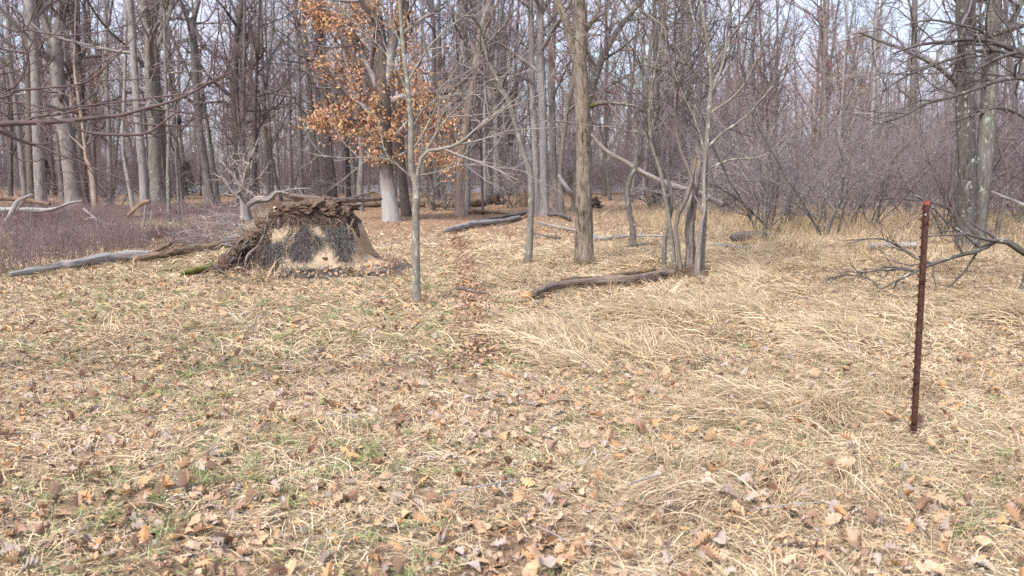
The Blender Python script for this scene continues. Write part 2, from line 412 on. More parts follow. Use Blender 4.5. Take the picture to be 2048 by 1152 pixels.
# leaf: lobed oak outline built as two strips along the midrib, curled
def leaf_buf(L, K, lobes, curl, seed, tint=1.):
    r = np.random.default_rng(seed); t = np.linspace(0, 1, K)
    env = np.sin(np.pi * np.clip(t, .02, .98) ** .8) ** .7 * .30
    w = env * np.where(np.arange(K) % 2, 1.15, .5 if lobes else .95); w[0] = .015; w[-1] = .02
    wl = w * r.uniform(.85, 1.15, K); wr = w * r.uniform(.85, 1.15, K)
    sh = np.where(np.arange(K) % 2, .05, 0) * lobes
    z0 = curl[0] * (t - .5) ** 2 + curl[2] * np.sin(t * 6 + seed)
    mid = np.stack([0 * t, t - .5, z0], 1); cz = curl[1]
    lft = np.stack([-wl, t - .5 + sh, z0 + cz * wl + r.normal(0, .015, K)], 1); rgt = np.stack([wr, t - .5 + sh, z0 + cz * wr * r.uniform(.4, 1.6) + r.normal(0, .015, K)], 1)
    v = np.concatenate([lft, mid, rgt]) * L; i = np.arange(K - 1)
    f = np.concatenate([np.stack([i, i + K, i + K + 1, i + 1], 1), np.stack([i + K, i + 2 * K, i + 2 * K + 1, i + K + 1], 1)])
    v[:, 2] -= v[:, 2].min()
    bb = Buf(); tt = np.ones((3 * K, 3)) * tint; tt[K:2 * K] *= .86; bb.add(v, f, None, 0, tt); return bb
LK = ['tan', 'brown', 'orange', 'grey']; leafme = {}
for ki, k in enumerate(LK):
    for q in range(6):
        r = np.random.default_rng(ki * 10 + q)
        leafme[k, q] = leaf_buf(1, 11 if q % 3 else 9, 1 if q % 3 else 0, (r.uniform(-.9, 2.0), r.uniform(-.9, 2.2), r.uniform(0.03, .13)), ki * 10 + q).mesh('leaf', [M['leafmats'][k]], False)
farleaf = {}
for ki, k in enumerate(LK):
    for q in range(2): farleaf[k, q] = leaf_buf(1, 5, 1, (.5, .5 * q - .1, .02), q + 50).mesh('far_leaf', [M['leafmats'][k]], False)
leafsrc = [leafme[k, q] for k in LK for q in range(6)]
farsrc = [farleaf[k, q] for k in LK for q in range(2)]

def leafkind(n, floor, path, left):
    p = np.stack([.42 + .15 * floor - .05 * left, .24 + .1 * path + .04 * left, .12 + .10 * floor + .14 * path, .22 + .03 * left - .12 * floor], 1); p = np.clip(p, .02, 1)
    p = np.cumsum(p / p.sum(1, keepdims=True), 1); return (rng.random(n)[:, None] > p).sum(1).clip(0, 3)

LP = []
for (y0, y1, dens, sz, far, hv) in ((1.6, 7, 760, 1, 0, .70), (7, 13, 300, 1.05, 0, .70), (13, 26, 52, 1.2, 1, .72), (26, 75, 9, 1.8, 1, .70)):
    n_ = int(dens * hv * (y1 ** 2 - y0 ** 2)); x, y = wedge(n_, y0, y1, hv)
    px, py, zs, zl, zg, zf, zp, zr = zones(x, y)
    k = rng.random(n_) < np.clip(zl * .8, .08, 1); x, y = x[k], y[k]; n_ = len(x)
    kind = leafkind(n_, zf[k], zp[k], (1 - zr[k])); lift = .002 + .035 * rng.random(n_) * (.4 + zs[k]) + .05 * rng.random(n_) * zr[k]
    s = (.014 + .072 * rng.random(n_) ** 2.2) * sz * np.where(kind == 2, 1.05, 1)
    rot = np.stack([rng.normal(0, .45, n_), rng.normal(0, .45, n_), U(0, 6.28, n_)], 1); fl = rng.random(n_) < .4; rot[fl, 0] += np.pi
    LP.append((np.stack([x, y, HG(x, y) + lift], 1), rot, s, kind, far))
n_ = 4200; y = U(6.8, 21, n_); pxp = np.interp(y, [6.2, 9, 12.5, 20], [952, 948, 940, 915]); x = (pxp - 1024) / F * y + rng.normal(0, .085, n_) + .12 * n2(y, y * 0, 1.1, 12)
LP.append((np.stack([x, y, HG(x, y) + .015 + .03 * rng.random(n_)], 1), np.stack([rng.normal(0, .35, n_), rng.normal(0, .35, n_), U(0, 6.28, n_)], 1), U(.03, .066, n_), rng.choice([0, 1, 1, 1, 1, 1, 2, 1, 1], n_), 1))
# the closest leaves (about 300 largest in view) stand as things of their own
pos, rot, s, kind, _ = LP[0]
ppx, ppy = proj(pos[:, 0], pos[:, 1], pos[:, 2]); inv = (ppx > 10) & (ppx < 2038) & (ppy < 1146)
app = np.where(inv & (pos[:, 1] > 2.5), s / pos[:, 1], 0); order = np.argsort(-app)[:296]
hero = set(order.tolist())
def patch_name(px, py):
    a = ['far left', 'left', 'left middle', 'middle', 'right middle', 'right', 'far right'][min(6, int(px // 293))]
    return a, 'lowest row' if py > 1080 else 'front row' if py > 1000 else 'second row' if py > 920 else 'third row'
LI = []
cname = {'tan': 'pale tan', 'brown': 'dull brown', 'orange': 'bright orange', 'grey': 'faded grey'}
for i in order:
    k = LK[kind[i]]; q = int(rng.integers(0, 6)); o = link('fallen_leaf', leafme[k, q])
    o.location = pos[i] + np.array([0, 0, .004]); o.rotation_euler = rot[i]; o.scale = [s[i] * 1.08] * 3
    a, b_ = patch_name(ppx[i], ppy[i]); shp = 'lobed leaves' if q % 3 else 'oval leaves'
    LI.append((o, '%s %s in the %s, %s' % (cname[k], shp, b_, a), ppx[i]))
ordinals(LI, 'leaf')
keep = np.array([i not in hero for i in range(len(s))])
LP[0] = (pos[keep], rot[keep], s[keep], kind[keep], 0)
for far, nm, srcs, nk in ((0, 'leaf_litter', leafsrc, 6), (1, 'distant_leaf_litter', farsrc, 2)):
    A = [q for q in LP if q[4] == far]; P_ = np.concatenate([q[0] for q in A]); kk = np.concatenate([q[3] for q in A])
    o = scatter(nm, srcs, P_, np.concatenate([q[1] for q in A]), np.concatenate([q[2] for q in A]), kk * nk + rng.integers(0, nk, len(kk)))
    tag(o, 'brown and tan fallen oak leaves strewn over the ' + ('forest floor under the trees' if far else 'near grass'), 'leaf litter')

# grass tufts: blades as bent, tapering strips
def blades(nb, L, w, spread, lean, dirx, K=5, wav=.2, mats=None, tintj=.26, droop=1., seed=0):
    r = np.random.default_rng(seed); bb = Buf()
    base = np.stack([r.normal(0, spread, nb), r.normal(0, spread, nb), np.zeros(nb)], 1)
    az = r.normal(0, dirx, nb); el = np.radians(np.clip(r.normal(lean[0], lean[1], nb), 3, 88)); LL = L * r.uniform(.45, 1.15, nb)
    d = np.stack([np.cos(az) * np.cos(el), np.sin(az) * np.cos(el), np.sin(el)], 1); p = base.copy(); out = [p.copy()]
    for k in range(K - 1):
        d = d + r.normal(0, wav, d.shape); d[:, 2] -= droop * .28; d /= np.linalg.norm(d, axis=1, keepdims=True)
        p = p + d * (LL / (K - 1))[:, None]; lo = p[:, 2] < .004; p[lo, 2] = .004 + .012 * r.random(lo.sum()); d[lo, 2] = abs(d[lo, 2]) * .3; out.append(p.copy())
    C = np.stack(out, 1); T = np.gradient(C, axis=1); sd_ = np.cross(T, np.array([0, 0, 1.]) + r.normal(0, .5, (nb, 1, 3))); sd_ /= np.linalg.norm(sd_, axis=2, keepdims=True) + 1e-9
    ww = w * r.uniform(.6, 1.3, (nb, 1, 1)) * (1 - .8 * np.linspace(0, 1, K) ** 2)[None, :, None] * .5
    V = np.stack([C - sd_ * ww, C + sd_ * ww], 2); i = (np.arange(nb) * K * 2)[:, None] + (np.arange(K - 1) * 2)[None]
    f = np.stack([i, i + 1, i + 3, i + 2], -1).reshape(-1, 4)
    t = (1 + r.normal(0, tintj, (nb, 1))) * np.ones(3) * (1 + np.array([0, -.02, -.05]) * r.normal(0, 2.0, (nb, 1)))
    dk = r.random(nb) < .2; t[dk] *= .45
    bb.add(V, f, None, 0, np.clip(np.repeat(t, K * 2, 0), .2, 1.6)); return bb
def tufts(nm, n, *a, **k):
    mt = k.pop('mats'); sd0 = k.pop('seed'); return [blades(*a, seed=sd0 + i, **k).mesh(nm, [mt]) for i in range(n)]
T_near = tufts('grass_tuft', 4, 46, .17, .0036, .05, (16, 14), 1.3, mats=M['straw'], seed=100)
T_mid = tufts('grass_tuft', 3, 40, .20, .006, .09, (16, 14), 1.3, K=4, mats=M['straw'], seed=110)
T_far = tufts('grass_tuft', 3, 34, .24, .011, .14, (22, 16), 1.3, K=4, mats=M['straw'], seed=120)
L_near = tufts('long_grass_tuft', 4, 72, .33, .0028, .05, (30, 16), .6, K=8, wav=.13, mats=M['straw'], droop=.85, seed=130)
L_mid = tufts('long_grass_tuft', 3, 60, .42, .005, .08, (32, 14), .55, K=6, wav=.14, mats=M['straw'], droop=.85, seed=140)
T_tall = tufts('tall_grass_tuft', 4, 26, .55, .006, .07, (62, 14), 2.5, K=6, wav=.13, mats=M['tallgrass'], droop=.5, seed=150)
G_near = tufts('green_tuft', 3, 16, .09, .004, .025, (45, 18), 3, K=4, mats=M['green'], droop=.8, seed=160)
src = T_near + T_mid + T_far + L_near + L_mid
o_ = {'Tn': (0, 4), 'Tm': (4, 3), 'Tf': (7, 3), 'Ln': (10, 4), 'Lm': (14, 3)}
PP, RR, SS, II = [], [], [], []
def addset(x, y, key, s, az=None, tl=.0):
    n_ = len(x); PP.append(np.stack([x, y, HG(x, y) - .004], 1)); a, c = o_[key]
    RR.append(np.stack([rng.normal(0, .1, n_), rng.normal(0, .1, n_), U(0, 6.28, n_) if az is None else az + rng.normal(0, .75, n_)], 1))
    SS.append(s); II.append(a + rng.integers(0, c, n_))
for (y0, y1, dens, key, hv) in ((1.6, 6.5, 260, 'Tn', .70), (6.5, 13, 120, 'Tm', .70), (13, 28, 30, 'Tf', .72)):
    n_ = int(dens * hv * (y1 ** 2 - y0 ** 2)); x, y = wedge(n_, y0, y1, hv); z = zones(x, y)
    k = rng.random(n_) < np.clip(.25 + .8 * z[2], 0, 1) * (1 - .85 * z[5]) * (1 - .7 * z[6]) * np.clip(1.15 - .45 * (z[3] > 1), 0, 1)
    addset(x[k], y[k], key, U(.6, 1.15, k.sum()))
for (y0, y1, dens, key, hv) in ((1.8, 7, 105, 'Ln', .70), (7, 20, 58, 'Lm', .70)):
    n_ = int(dens * hv * (y1 ** 2 - y0 ** 2)); x, y = wedge(n_, y0, y1, hv); z = zones(x, y)
    cl = np.clip(.5 + 1.9 * n2(x, y, .8, 31), .06, 1)
    k = rng.random(n_) < (np.clip(z[7] * .95, 0, 1) * (1 - z[5]) * cl + .05)
    az = 2.9 + 4.5 * n2(x, y, 1.1, 33)
    k &= rng.random(n_) < .5; k &= ((x - 2.31) / .3) ** 2 + ((y - 4.75) / .42) ** 2 > 1
    addset(x[k], y[k], key, U(.6, 1.15, k.sum()) * (.65 + .35 * cl[k]), az[k])
# swept tussocks: long blades combed one way over a low mound
clear = np.array([ground(a, b__)[:2] for a, b__ in ((1060, 603), (1090, 600), (1125, 598), (1160, 596), (1200, 594), (1240, 590), (1280, 586), (1320, 578), (1350, 572), (1385, 566), (1169, 545), (1056, 540), (1335, 556), (1400, 575), (834, 612), (1755, 590), (1800, 515), (1945, 515), (1500, 500), (940, 600), (948, 640))])
n_ = 430; x, y = wedge(n_, 2.6, 17, .72); z = zones(x, y); k = rng.random(n_) < np.clip(z[7] * .85, .012, 1) * (1 - z[5]) * np.where(y > 9, .5, 1)
k &= ((x[:, None] - clear[:, 0]) ** 2 + ((y[:, None] - clear[:, 1]) * .7) ** 2).min(1) > .36; x, y = x[k], y[k]
for cx_, cy_ in zip(x, y):
    if abs(cx_ - 2.31) < .35 and 4.0 < cy_ < 4.95: continue
    a0 = 2.9 + 3.2 * float(n2(cx_, cy_, 2.4, 35)) + rng.normal(0, .35); m_ = int(U(12, 26)); ra = U(.16, .34); u = rng.normal(0, .5, m_); w_ = rng.normal(0, .42, m_)
    xx = cx_ + ra * (u * 1.5 * math.cos(a0) - w_ * math.sin(a0)); yy = cy_ + ra * (u * 1.5 * math.sin(a0) + w_ * math.cos(a0)); hh = U(.02, .075) * (1 if cy_ < 9 else .5)
    key = 'Ln' if cy_ < 7 else 'Lm'; a_, c_ = o_[key]
    PP.append(np.stack([xx, yy, HG(xx, yy) + hh * np.exp(-(u ** 2 + w_ ** 2) * 1.6) - .004], 1)); RR.append(np.stack([rng.normal(0, .08, m_), rng.normal(0, .08, m_), a0 + rng.normal(0, .22, m_)], 1))
    SS.append(U(.8, 1.25, m_)); II.append(a_ + rng.integers(0, c_, m_))
o = scatter('dry_grass', src, np.concatenate(PP), np.concatenate(RR), np.concatenate(SS), np.concatenate(II)); tag(o, 'flattened straw-coloured dry grass covering the clearing', 'grass')
# tall dry grass, mid right
n_ = 9000; x, y = wedge(n_, 11, 34, .74); px, py, *z = zones(x, y)
k = rng.random(n_) < sst(1120, 1420, px + 120 * n2(x, y, 2, 41)) * sst(600, 520, py) * np.clip(.55 + 1.4 * n2(x, y, 1.3, 42), .08, 1)
x, y = x[k], y[k]; n_ = len(x)
o = scatter('tall_grass', T_tall, np.stack([x, y, HG(x, y)], 1), np.stack([rng.normal(0, .12, n_), rng.normal(0, .12, n_), U(0, 6.28, n_)], 1), U(.5, 1.0, n_) * (1 + .02 * (y - 12)), rng.integers(0, 4, n_))
tag(o, 'tall standing straw-coloured grass in front of the thicket', 'grass')
# green grass
PP, RR, SS, II = [], [], [], []
for (y0, y1, dens, sc) in ((1.6, 8, 110, 1.), (8, 18, 38, 1.2)):
    n_ = int(dens * .7 * (y1 ** 2 - y0 ** 2)); x, y = wedge(n_, y0, y1, .7); z = zones(x, y)
    k = rng.random(n_) < z[4] * .62 + .02; x, y = x[k], y[k]; n_ = len(x)
    PP.append(np.stack([x, y, HG(x, y) + .02], 1)); RR.append(np.stack([0 * x, 0 * x, U(0, 6.28, n_)], 1)); SS.append(U(.5, 1.2, n_) * sc); II.append(rng.integers(0, 3, n_))
o = scatter('green_grass', G_near, np.concatenate(PP), np.concatenate(RR), np.concatenate(SS), np.concatenate(II)); tag(o, 'sparse young green grass blades between the dry straw', 'grass')

# ------------------------------------------------------------------ trees
def trunk_disp(amp=.12, flare=.5, fl_len=.35, ridges=9, fine=.0, seed=0):
    seed = abs(int(seed)); ph = np.random.default_rng(seed).uniform(0, 6.28, 8)
    def f(bc, L, th, R):
        Lx = L[:, :, None]; t = th[None, None]
        d = amp * vn(np.stack([np.cos(t) * 1.3 + 0 * Lx, np.sin(t) * 1.3 + 0 * Lx, Lx * 2.3 + seed * 7.3 + 0 * t], -1), seed)
        lob = .6 + .4 * np.cos(t * 4 + ph[0] + .6 * Lx) + .3 * np.cos(t * 7 + ph[1])
        d = d + flare * np.exp(-Lx / fl_len) * lob
        if fine: d = d + fine * vn(np.stack([np.cos(t) * ridges / 2 + 0 * Lx, np.sin(t) * ridges / 2 + 0 * Lx, Lx * 4.5 + 0 * t], -1), seed + 5)
        return d
    return f

def px_path(pts, Y0, dy=0.):
    """traced path: (px, py, width_px[, extra depth]) -> points and radii at its own depth"""
    P, R = [], []
    for i, q in enumerate(pts):
        Yq = Y0 + (q[3] if len(q) > 3 else dy * i); P.append(at(q[0], q[1], Yq)); R.append(q[2] / 2 * Yq / F)
    return np.array(P), np.array(R)
def resample(P, R, n):
    Q = spline(np.concatenate([P, R[:, None]], 1), n); return Q[:, :3], np.maximum(Q[:, 3], .002)

def extend(P, R, H, wob=.05):
    if P[-1, 2] >= H: return P, R
    d = P[-1] - P[-2]; d /= np.linalg.norm(d); d = d * .6 + np.array([0, 0, .4]); ps, rs = [P], [R]; p = P[-1]; r = R[-1]; n_ = 5; st = (H - p[2]) / n_
    for k in range(n_):
        d = d + rng.normal(0, wob, 3); d /= np.linalg.norm(d); p = p + d * st / max(d[2], .5); r = r * .74; ps.append(p[None]); rs.append([r])
    return np.concatenate(ps), np.concatenate(rs)

def crown_levels(P, R, n, t0=.3, ang=55, lf=.3, up=.06, rtw=.004, wob=.16, t1=.98, K=(9, 7, 5, 4), sub=.5, rr=.5, lmin=.0):
    lv = []; C, CR = grow(P, R, n[0], t0, t1, ang, 14, lf, .35, K[0], rr, rtw * 2, wob, up, .45, lmin=lmin); lv.append((C, CR, 6))
    for i, m_ in enumerate(n[1:]):
        C, CR = grow(C, CR, m_, .12, 1, 48, 16, sub, .4, K[i + 1], .62, max(rtw * (.75 ** i), rtw * .5), wob * 1.1, up * .6, .4); lv.append((C, CR, 4 if i == 0 and len(n) > 3 else 3))
    return lv

def make_tree(label, pts, m='grey', tw='twig', H=16, n=(14, 6, 5, 4), t0=.25, limbs=(), sides=14, rtw=.004, ang=55, lf=.28, up=.06, wob=.16,
              group=None, flare=.5, amp=.12, fine=.07, fl_len=.35, ws=.82, cat='tree', name='tree', rings=None, lead=(), sub=.5, crown=True, cut=False, depth=None):
    g = ground(pts[0][0], pts[0][1]) if depth is None else at(pts[0][0], pts[0][1], depth)
    pts = [(q[0], q[1], q[2] * ws) + tuple(q[3:]) for q in pts]; Y0 = g[1]; P, R = px_path(pts, Y0); P[0] = g - np.array([0, 0, .08])
    if H: P, R = extend(P, R, H)
    L = np.linalg.norm(np.diff(P, axis=0), axis=1).sum(); P, R = resample(P, R, rings or int(max(14, min(60, L * 4))))
    root = thing(name, label, cat, g, group)
    o_ = g
    tb = Buf(); tb.tube(P - o_, R, sides, disp=trunk_disp(amp, flare, fl_len, 9, fine, int(pts[0][0])), cap=2 if cut else False)
    mains = [(P, R)]
    for lm in lead:       # big forks: part of the trunk
        lp, lr = px_path(lm[0], Y0); lr = lr * ws
        if lm[1]: lp, lr = extend(lp, lr, lm[1])
        lp, lr = resample(lp, lr, 26); tb.tube(lp - o_, lr, max(8, sides - 4), disp=trunk_disp(amp, 0, .3, 9, fine, 3)); mains.append((lp, lr))
    tb.build('trunk', [M[m], M['peel']], root)
    if crown:
        cb = Buf(); tips = []
        for P_, R_ in mains:
            for C, CR, sd_ in crown_levels(P_, R_, n, t0, ang, lf, up, rtw, wob, sub=sub): cb.tube(C - o_, CR, sd_, m=0 if sd_ == 6 else 1); tips = C
        for lm in limbs:
            lp, lr = px_path(lm, Y0); lp, lr = resample(lp, lr, 16); cb.tube(lp - o_, lr, 6)
            Cs, Cr = grow(lp, lr, 9, .15, 1, 42, 14, .42, .4, 7, .6, rtw, wob * .8, up * .7, .3); cb.tube(Cs - o_, Cr, 4, m=1)
            C2, R2 = grow(Cs, Cr, 4, .2, 1, 40, 14, .5, .4, 5, .6, rtw * .7, wob, up * .5, .3); cb.tube(C2 - o_, R2, 3, m=1)
        cb.build('crown', [M[m], M[tw]], root)
    return root, mains, g

# --- background trees: prototypes, then copies that share their meshes
protos = []
PR = [('straight grey', 'grey', 'twig', .135, 19, 0), ('thick grey', 'grey', 'twig', .20, 21, 0), ('slender brown', 'brown', 'redtwig', .08, 15, .05), ('dark crooked', 'dark', 'twig', .12, 16, .12),
      ('leaning grey', 'lich', 'twig', .10, 17, .16), ('forked dark', 'dark', 'redtwig', .15, 19, .04), ('thin pale', 'silver', 'paletwig', .06, 12, .06), ('tall brown', 'brown', 'twig', .155, 22, .02)]
for i, (nm, mk, tk, r0, H, lean) in enumerate(PR):
    n_ = 12; z = np.linspace(-.1, H, n_); a = rng.uniform(0, 6.28)
    P = np.stack([lean * z * math.cos(a) + .02 * z * rng.normal(0, .6, n_).cumsum() * .5, lean * z * math.sin(a) + .02 * z * rng.normal(0, .6, n_).cumsum() * .5, z], 1)
    R = r0 * (1 - .8 * (z / H).clip(0, 1)) + .01; P, R = resample(P, R, 24)
    tb = Buf(); tb.tube(P, R, 10, disp=trunk_disp(.08, .45, .35, seed=i)); mains = [(P, R)]
    if 'forked' in nm or i in (1, 4):
        C, CR = grow(P, R, 1, .25, .3, 24, 4, .75, .1, 14, .75, .02, .05, .05); tb.tube(C, CR, 8); mains.append((C[0], CR[0]))
    cb = Buf()
    for P_, R_ in mains:
        for C, CR, sd_ in crown_levels(P_, R_, (14, 6, 4, 3) if len(mains) == 1 else (10, 6, 4, 3), .17, 52, .25, .07, .0065, .17, K=(8, 6, 4, 3)): cb.tube(C, CR, 5 if sd_ == 6 else 3, m=0 if sd_ == 6 else 1)
    protos.append((nm, tb.mesh('trunk', [M[mk]]), cb.mesh('crown', [M[mk], M[tk]])))

def sector(px):
    names = ['beyond the left brush pile', 'behind the reddish brambles', 'behind the root mound', 'behind the russet-leaved oak', 'behind the peeled leaning trunk', 'behind the ridged trunk', 'behind the stem clump', 'behind the grey thicket', 'beyond the double trunk']
    return names[int(np.clip(px / 228, 0, 8))]
spots = []; tries = 0; BI = []
while len(spots) < 185 and tries < 9000:
    tries += 1; y = math.sqrt(random.uniform(33 ** 2, 84 ** 2)); x = random.uniform(-1, 1) * (.70 * y + 2); px, py = proj(x, y, 0)
    if px > 1330 and y < 46: continue
    if 480 < px < 1300 and y < 44 and random.random() < .75: continue
    if all((x - a) ** 2 + (y - b) ** 2 > 1.5 ** 2 for a, b, _ in spots): spots.append((x, y, px))
for x, y, px in spots:
    k = random.choices(range(8), [5, 3, 5, 4, 4, 3, 2, 4])[0]; nm, tm, cmh = protos[k]; se = sector(px)
    dd = 'nearer' if y < 52 else 'deep' if y < 70 else 'far'
    r = thing('tree', 'x', 'tree', (x, y, float(HG(x, y)))); BI.append((r, '%s %s bare trees %s' % (dd, nm, se), px))
    r.rotation_euler = (random.gauss(0, .025), random.gauss(0, .025), random.uniform(0, 6.28)); r.scale = [random.uniform(.8, 1.25)] * 3
    link('trunk', tm, r); link('crown', cmh, r)
ordinals(BI, 'tree')
# the rest of the wood: one mass
fb = []
for nm, tm, cmh in protos:
    bb = Buf()
    # plainer copies of the same shapes for the mass
    fb.append((tm, cmh))
n_ = 780; y = np.sqrt(U(84 ** 2, 210 ** 2, n_)); x = U(-1, 1, n_) * (.72 * y + 5); idx = rng.integers(0, 8, n_)
P_ = np.stack([x, y, HG(x, y)], 1); Rt = np.stack([rng.normal(0, .03, n_), rng.normal(0, .03, n_), U(0, 6.28, n_)], 1); sc = U(.8, 1.25, n_)
srcs = [a for a, b_ in fb] + [b_ for a, b_ in fb]
o = scatter('far_woods', srcs, np.concatenate([P_, P_]), np.concatenate([Rt, Rt]), np.concatenate([sc, sc]), np.concatenate([idx, idx + 8]))
tag(o, 'dense mass of bare trees far off in the woods', 'woods')

# --- traced trees
A_ = dict
make_tree('large grey forked tree rising behind the brush pile at far left', [(150, 418, 40), (136, 300, 34), (121, 200, 32), (112, 105, 28), (118, 40, 18), (122, 0, 16)], 'grey', H=17, sides=18, lead=[([(113, 115, 20), (95, 60, 17), (75, 0, 15)], 16)])
make_tree('slender dark trunk just right of the large forked tree', [(172, 415, 22), (163, 300, 18), (160, 160, 17), (150, 60, 16), (142, 0, 15)], 'brown', H=16, n=(12, 6, 4, 4))
make_tree('dead pale peeled trunk standing in the brambles with broken bark', [(191, 432, 15), (188, 380, 14), (181, 335, 11), (172, 318, 8), (165, 250, 7), (150, 150, 6)], 'peel', H=9, n=(5, 3, 3), flare=.3)
make_tree('pale leaning trunk between the peeled trunk and big lichened tree', [(268, 420, 12), (258, 370, 10), (246, 290, 9), (250, 150, 8), (253, 0, 8)], 'silver', H=14, n=(10, 5, 4, 3), flare=.3)
make_tree('big straight lichened grey tree forking near the top of view', [(319, 428, 36), (312, 350, 30), (307, 230, 29), (302, 110, 28), (304, 50, 20), (312, 0, 17)], 'lich', H=19, sides=18, lead=[([(302, 100, 20), (294, 50, 18), (283, 0, 17)], 17)])
make_tree('thin lichen-covered stem right beside the big lichened tree', [(338, 443, 10), (336, 350, 9), (337, 260, 8), (331, 150, 7), (328, 0, 6)], 'lich', H=11, n=(9, 5, 4), flare=.2)
make_tree('thin yellowish stem in the brambles left of the root mound', [(359, 442, 8), (356, 370, 7), (352, 300, 6), (358, 200, 5)], 'lich', H=8, n=(8, 5, 4), flare=.2)
make_tree('grey tree with an arched side limb behind the dead tangle', [(424, 416, 22), (410, 330, 18), (397, 240, 17), (389, 120, 16), (386, 50, 14), (398, 0, 9)], 'grey', H=16, lead=[([(388, 60, 9), (372, 30, 8), (360, 0, 7)], 9)], limbs=[[(390, 55, 8), (402, 85, 7), (425, 110, 6), (455, 160, 4)]])
make_tree('dark tree curving right at its top above the dead tangle', [(486, 405, 24), (478, 330, 20), (470, 210, 19), (470, 110, 17), (478, 40, 14), (487, 0, 13)], 'dark', H=16)
make_tree('grey-green straight tree behind the left edge of the root mound', [(540, 400, 12), (532, 280, 10), (526, 150, 9), (520, 0, 8)], 'grey', H=15, n=(10, 5, 4, 3))
make_tree('slender lichened trunk rising behind the root mound', [(641, 408, 14), (630, 300, 11), (619, 170, 10), (609, 60, 9), (607, 0, 8)], 'lich', H=15, n=(10, 5, 4, 3))
make_tree('dark straight trunk rising behind the top of the root mound', [(668, 412, 26), (656, 300, 21), (646, 170, 19), (636, 80, 17), (632, 0, 15)], 'dark', H=17, sides=16, limbs=[[(654, 230, 6), (690, 190, 5), (720, 150, 4)]])
make_tree('pale grey trunk between the root mound and the big oak', [(721, 421, 18), (720, 370, 15), (724, 300, 14), (712, 210, 14), (697, 140, 12), (680, 60, 10), (670, 0, 9)], 'grey', H=15)
oak, oakm, og = make_tree('big oak with whitish trunk base and clinging russet leaves', [(783, 443, 44), (779, 400, 37), (772, 340, 35), (768, 250, 36), (764, 160, 37), (757, 70, 32), (748, 0, 28)], 'oak', H=18, sides=22, flare=.22, n=(12, 6, 4, 3), t0=.15, lead=[([(772, 170, 24), (785, 90, 24), (797, 30, 22), (808, -40, 20)], 18)],
    limbs=[[(762, 190, 14), (735, 130, 12), (705, 75, 9), (650, 20, 6), (610, -20, 4)], [(768, 300, 8), (730, 255, 6), (680, 235, 5), (640, 232, 3)], [(775, 290, 8), (820, 240, 6), (860, 225, 5), (900, 228, 3)], [(760, 120, 9), (700, 60, 7), (640, 40, 5), (600, 20, 3)], [(775, 320, 6), (830, 300, 5), (880, 300, 3)], [(766, 330, 6), (725, 300, 4), (690, 290, 3)], [(757, 60, 8), (730, 30, 6), (680, -10, 4)], [(790, 80, 8), (840, 40, 6), (880, 20, 4)]])
make_tree('dark trunk close behind the big oak on its right', [(815, 433, 24), (804, 350, 20), (800, 250, 18), (806, 120, 16), (812, 0, 14)], 'brown', H=16)
make_tree('peeled pale tree leaning right beside the russet-leaved oak', [(920, 431, 24), (918, 380, 19), (924, 300, 18), (938, 205, 18), (952, 120, 16), (966, 50, 15), (980, 0, 14)], 'peel', H=14, n=(8, 5, 4, 3), t0=.4)
make_tree('thin orange-brown trunk left of the peeled leaning tree', [(887, 407, 10), (886, 350, 9), (882, 250, 8), (880, 100, 8)], 'brown', H=12, n=(9, 5, 4))
make_tree('lone thin dark sapling right of the peeled leaning tree', [(966, 429, 7), (964, 350, 6), (962, 250, 5), (966, 100, 4)], 'dark', H=9, n=(8, 5, 4), flare=.2)
make_tree('grey furrowed twin trunk left of the ridged tree, right stem', [(1090, 432, 26), (1088, 380, 21), (1086, 250, 20), (1082, 120, 18), (1078, 0, 17)], 'grey', H=19, sides=16, flare=.3)
make_tree('grey furrowed twin trunk left of the ridged tree, left stem', [(1076, 430, 20), (1072, 350, 16), (1066, 200, 15), (1062, 60, 14), (1060, 0, 13)], 'grey', H=18, flare=.3)
make_tree('straight grey trunk just right of the furrowed twin trunks', [(1112, 424, 14), (1108, 300, 11), (1106, 150, 11), (1110, 0, 10)], 'grey', 'redtwig', H=17)
make_tree('curving trunk with pale base close left of the ridged tree', [(1124, 433, 18), (1120, 380, 14), (1124, 300, 12), (1134, 220, 11), (1148, 150, 10), (1150, 60, 8), (1140, 0, 8)], 'brown', 'redtwig', H=15, limbs=[[(1138, 200, 5), (1110, 150, 4), (1100, 90, 3)]])
make_tree('slim crooked lichened tree left of the ridged trunk', [(1056, 528, 20), (1059, 480, 17), (1062, 420, 16), (1063, 360, 16), (1053, 320, 14), (1040, 285, 13), (1028, 240, 11), (1014, 195, 10), (990, 150, 9), (968, 95, 8), (965, 40, 7), (985, 0, 6)], 'lich', 'twig', H=7, flare=.35, n=(14, 5, 4), t0=.4, rtw=.0028, sides=18, fl_len=.12, limbs=[[(1016, 200, 5), (985, 165, 4), (955, 140, 3), (935, 120, 2)], [(968, 95, 5), (1000, 60, 4), (1030, 20, 3)]])
make_tree('stout ridged brown trunk standing alone in the clearing', [(1169, 531, 50), (1168, 500, 45), (1168, 430, 41), (1167, 340, 36), (1166, 250, 34), (1163, 170, 33), (1160, 100, 32), (1161, 30, 28), (1160, -30, 26)], 'ridge', 'twig', H=13, sides=56, rings=150, flare=.22, amp=.05, fine=.05, fl_len=.22, n=(9, 6, 5, 4), t0=.34, rtw=.004,
    lead=[([(1160, 150, 20), (1145, 95, 19), (1130, 40, 17), (1112, -10, 16)], 9)],
    limbs=[[(1174, 216, 11), (1200, 206, 9), (1240, 207, 7), (1290, 214, 5), (1298, 195, 4), (1300, 160, 2)], [(1172, 60, 9), (1195, 25, 8), (1200, -20, 6)]])
